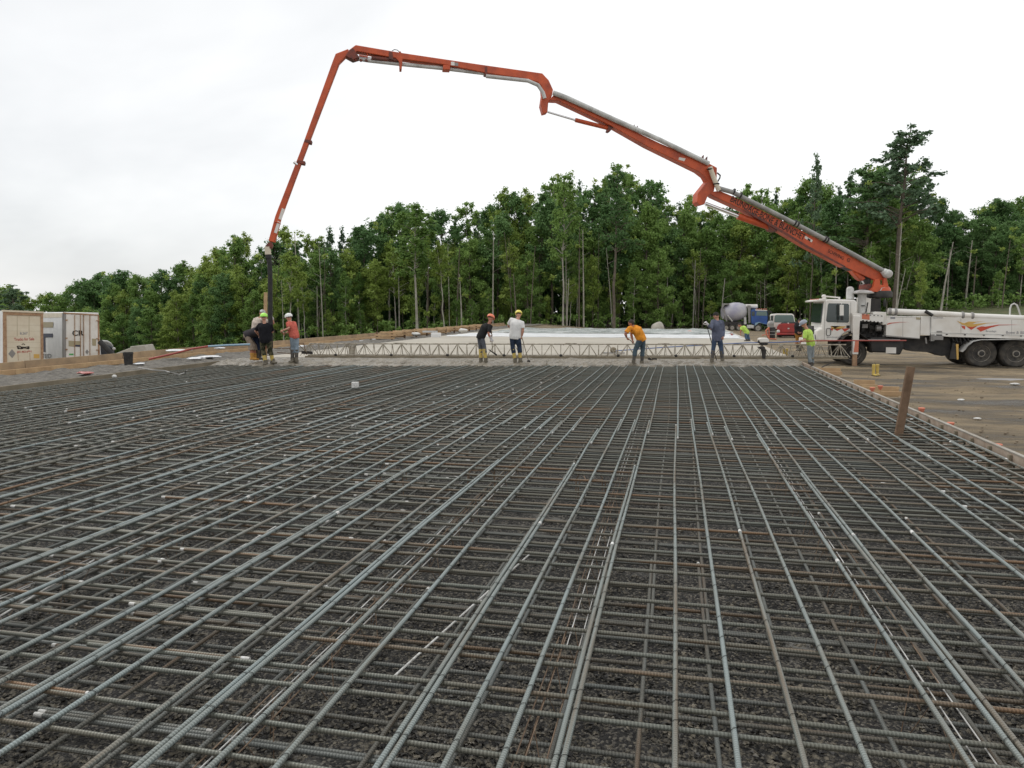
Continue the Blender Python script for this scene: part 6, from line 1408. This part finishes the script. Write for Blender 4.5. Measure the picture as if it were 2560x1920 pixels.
# undergrowth and the wood behind as masses
rs = np.random.RandomState(5)
def mass(name, lb, n, dr, hr, size, mt, rcl=(.5, 1.1), pr_=(-200, 2760), per=40, cond=None):
    cs, rr_ = [], []
    for _ in range(n):
        px = rs.uniform(*pr_); d = dist_at(px)+rs.uniform(*dr); g0 = V(px, 772, d); z = terr(g0.x, g0.y)
        if cond and not cond(px): continue
        htop = (772-sky_y(px))/FPX*d+H-z; h = rs.uniform(hr[0], hr[1])*(htop if hr[1] <= 1 else 1); cs.append((g0.x, g0.y, z+h)); rr_.append(rs.uniform(*rcl))
    q, tint = leaves(rs, cs, rr_, per, size); me = leaf_mesh(name, q, tint, mt); o = bpy.data.objects.new(name, me); col.objects.link(o); props(o, lb, 'forest', None, 'stuff')
mass('deep_wood', 'dark mass of foliage deep inside the forest', 2300, (14, 30), (0, .66), .5, M['leaf1'], (1.2, 2.4), per=42)
mass('deep_wood', 'dark thicket low in the depth of the forest', 3000, (12, 26), (0, .42), .55, M['leaf1'], (1.4, 2.6), per=42)
mass('undergrowth', 'low bushes along the foot of the forest', 520, (-7, 3), (.1, 1.6), .26, M['leaf0'], (.35, .8), per=45)
mass('undergrowth', 'yellow-green weeds along the foot of the forest', 220, (-8, 1), (.1, 1.0), .22, M['leaf2'], (.3, .6), per=40)
# thin bare trunks seen in the dark gaps
for i in range(75):
    px = rnd.uniform(680, 2700); d = dist_at(px)+rnd.uniform(-8, 4); g0 = V(px, 772, d); z = terr(g0.x, g0.y)-.1; h = rnd.uniform(6, 13) if px < 2250 else rnd.uniform(5, 8.5); ln = Vec((rnd.uniform(-1, 1), rnd.uniform(-1, 1), 0))*rnd.choice([.3, .5, 1.6]); r = rnd.uniform(.05, .13)
    b = MB(); b.tube([(g0.x, g0.y, z), (g0.x+ln.x*.3, g0.y+ln.y*.3, z+h*.4), (g0.x+ln.x, g0.y+ln.y, z+h)], [r, r*.75, r*.35], 6)
    for q in range(5): a = rnd.uniform(0, 6.28); p = Vec((g0.x+ln.x*.7, g0.y+ln.y*.7, z+h*(.6+.07*q))); b.tube([p, p+Vec((cos(a), sin(a), .5))*rnd.uniform(.6, 1.4)], [.02, .008], 4)
    o = b.build('bare_trunk', M[rnd.choice(['bark_pale', 'bark_pale', 'bark'])], label=f'thin bare trunk in the dark gaps of the forest {zone(px)}'.replace('dark gaps of the ', ''), cat='tree', group='thin bare trunks in the forest')
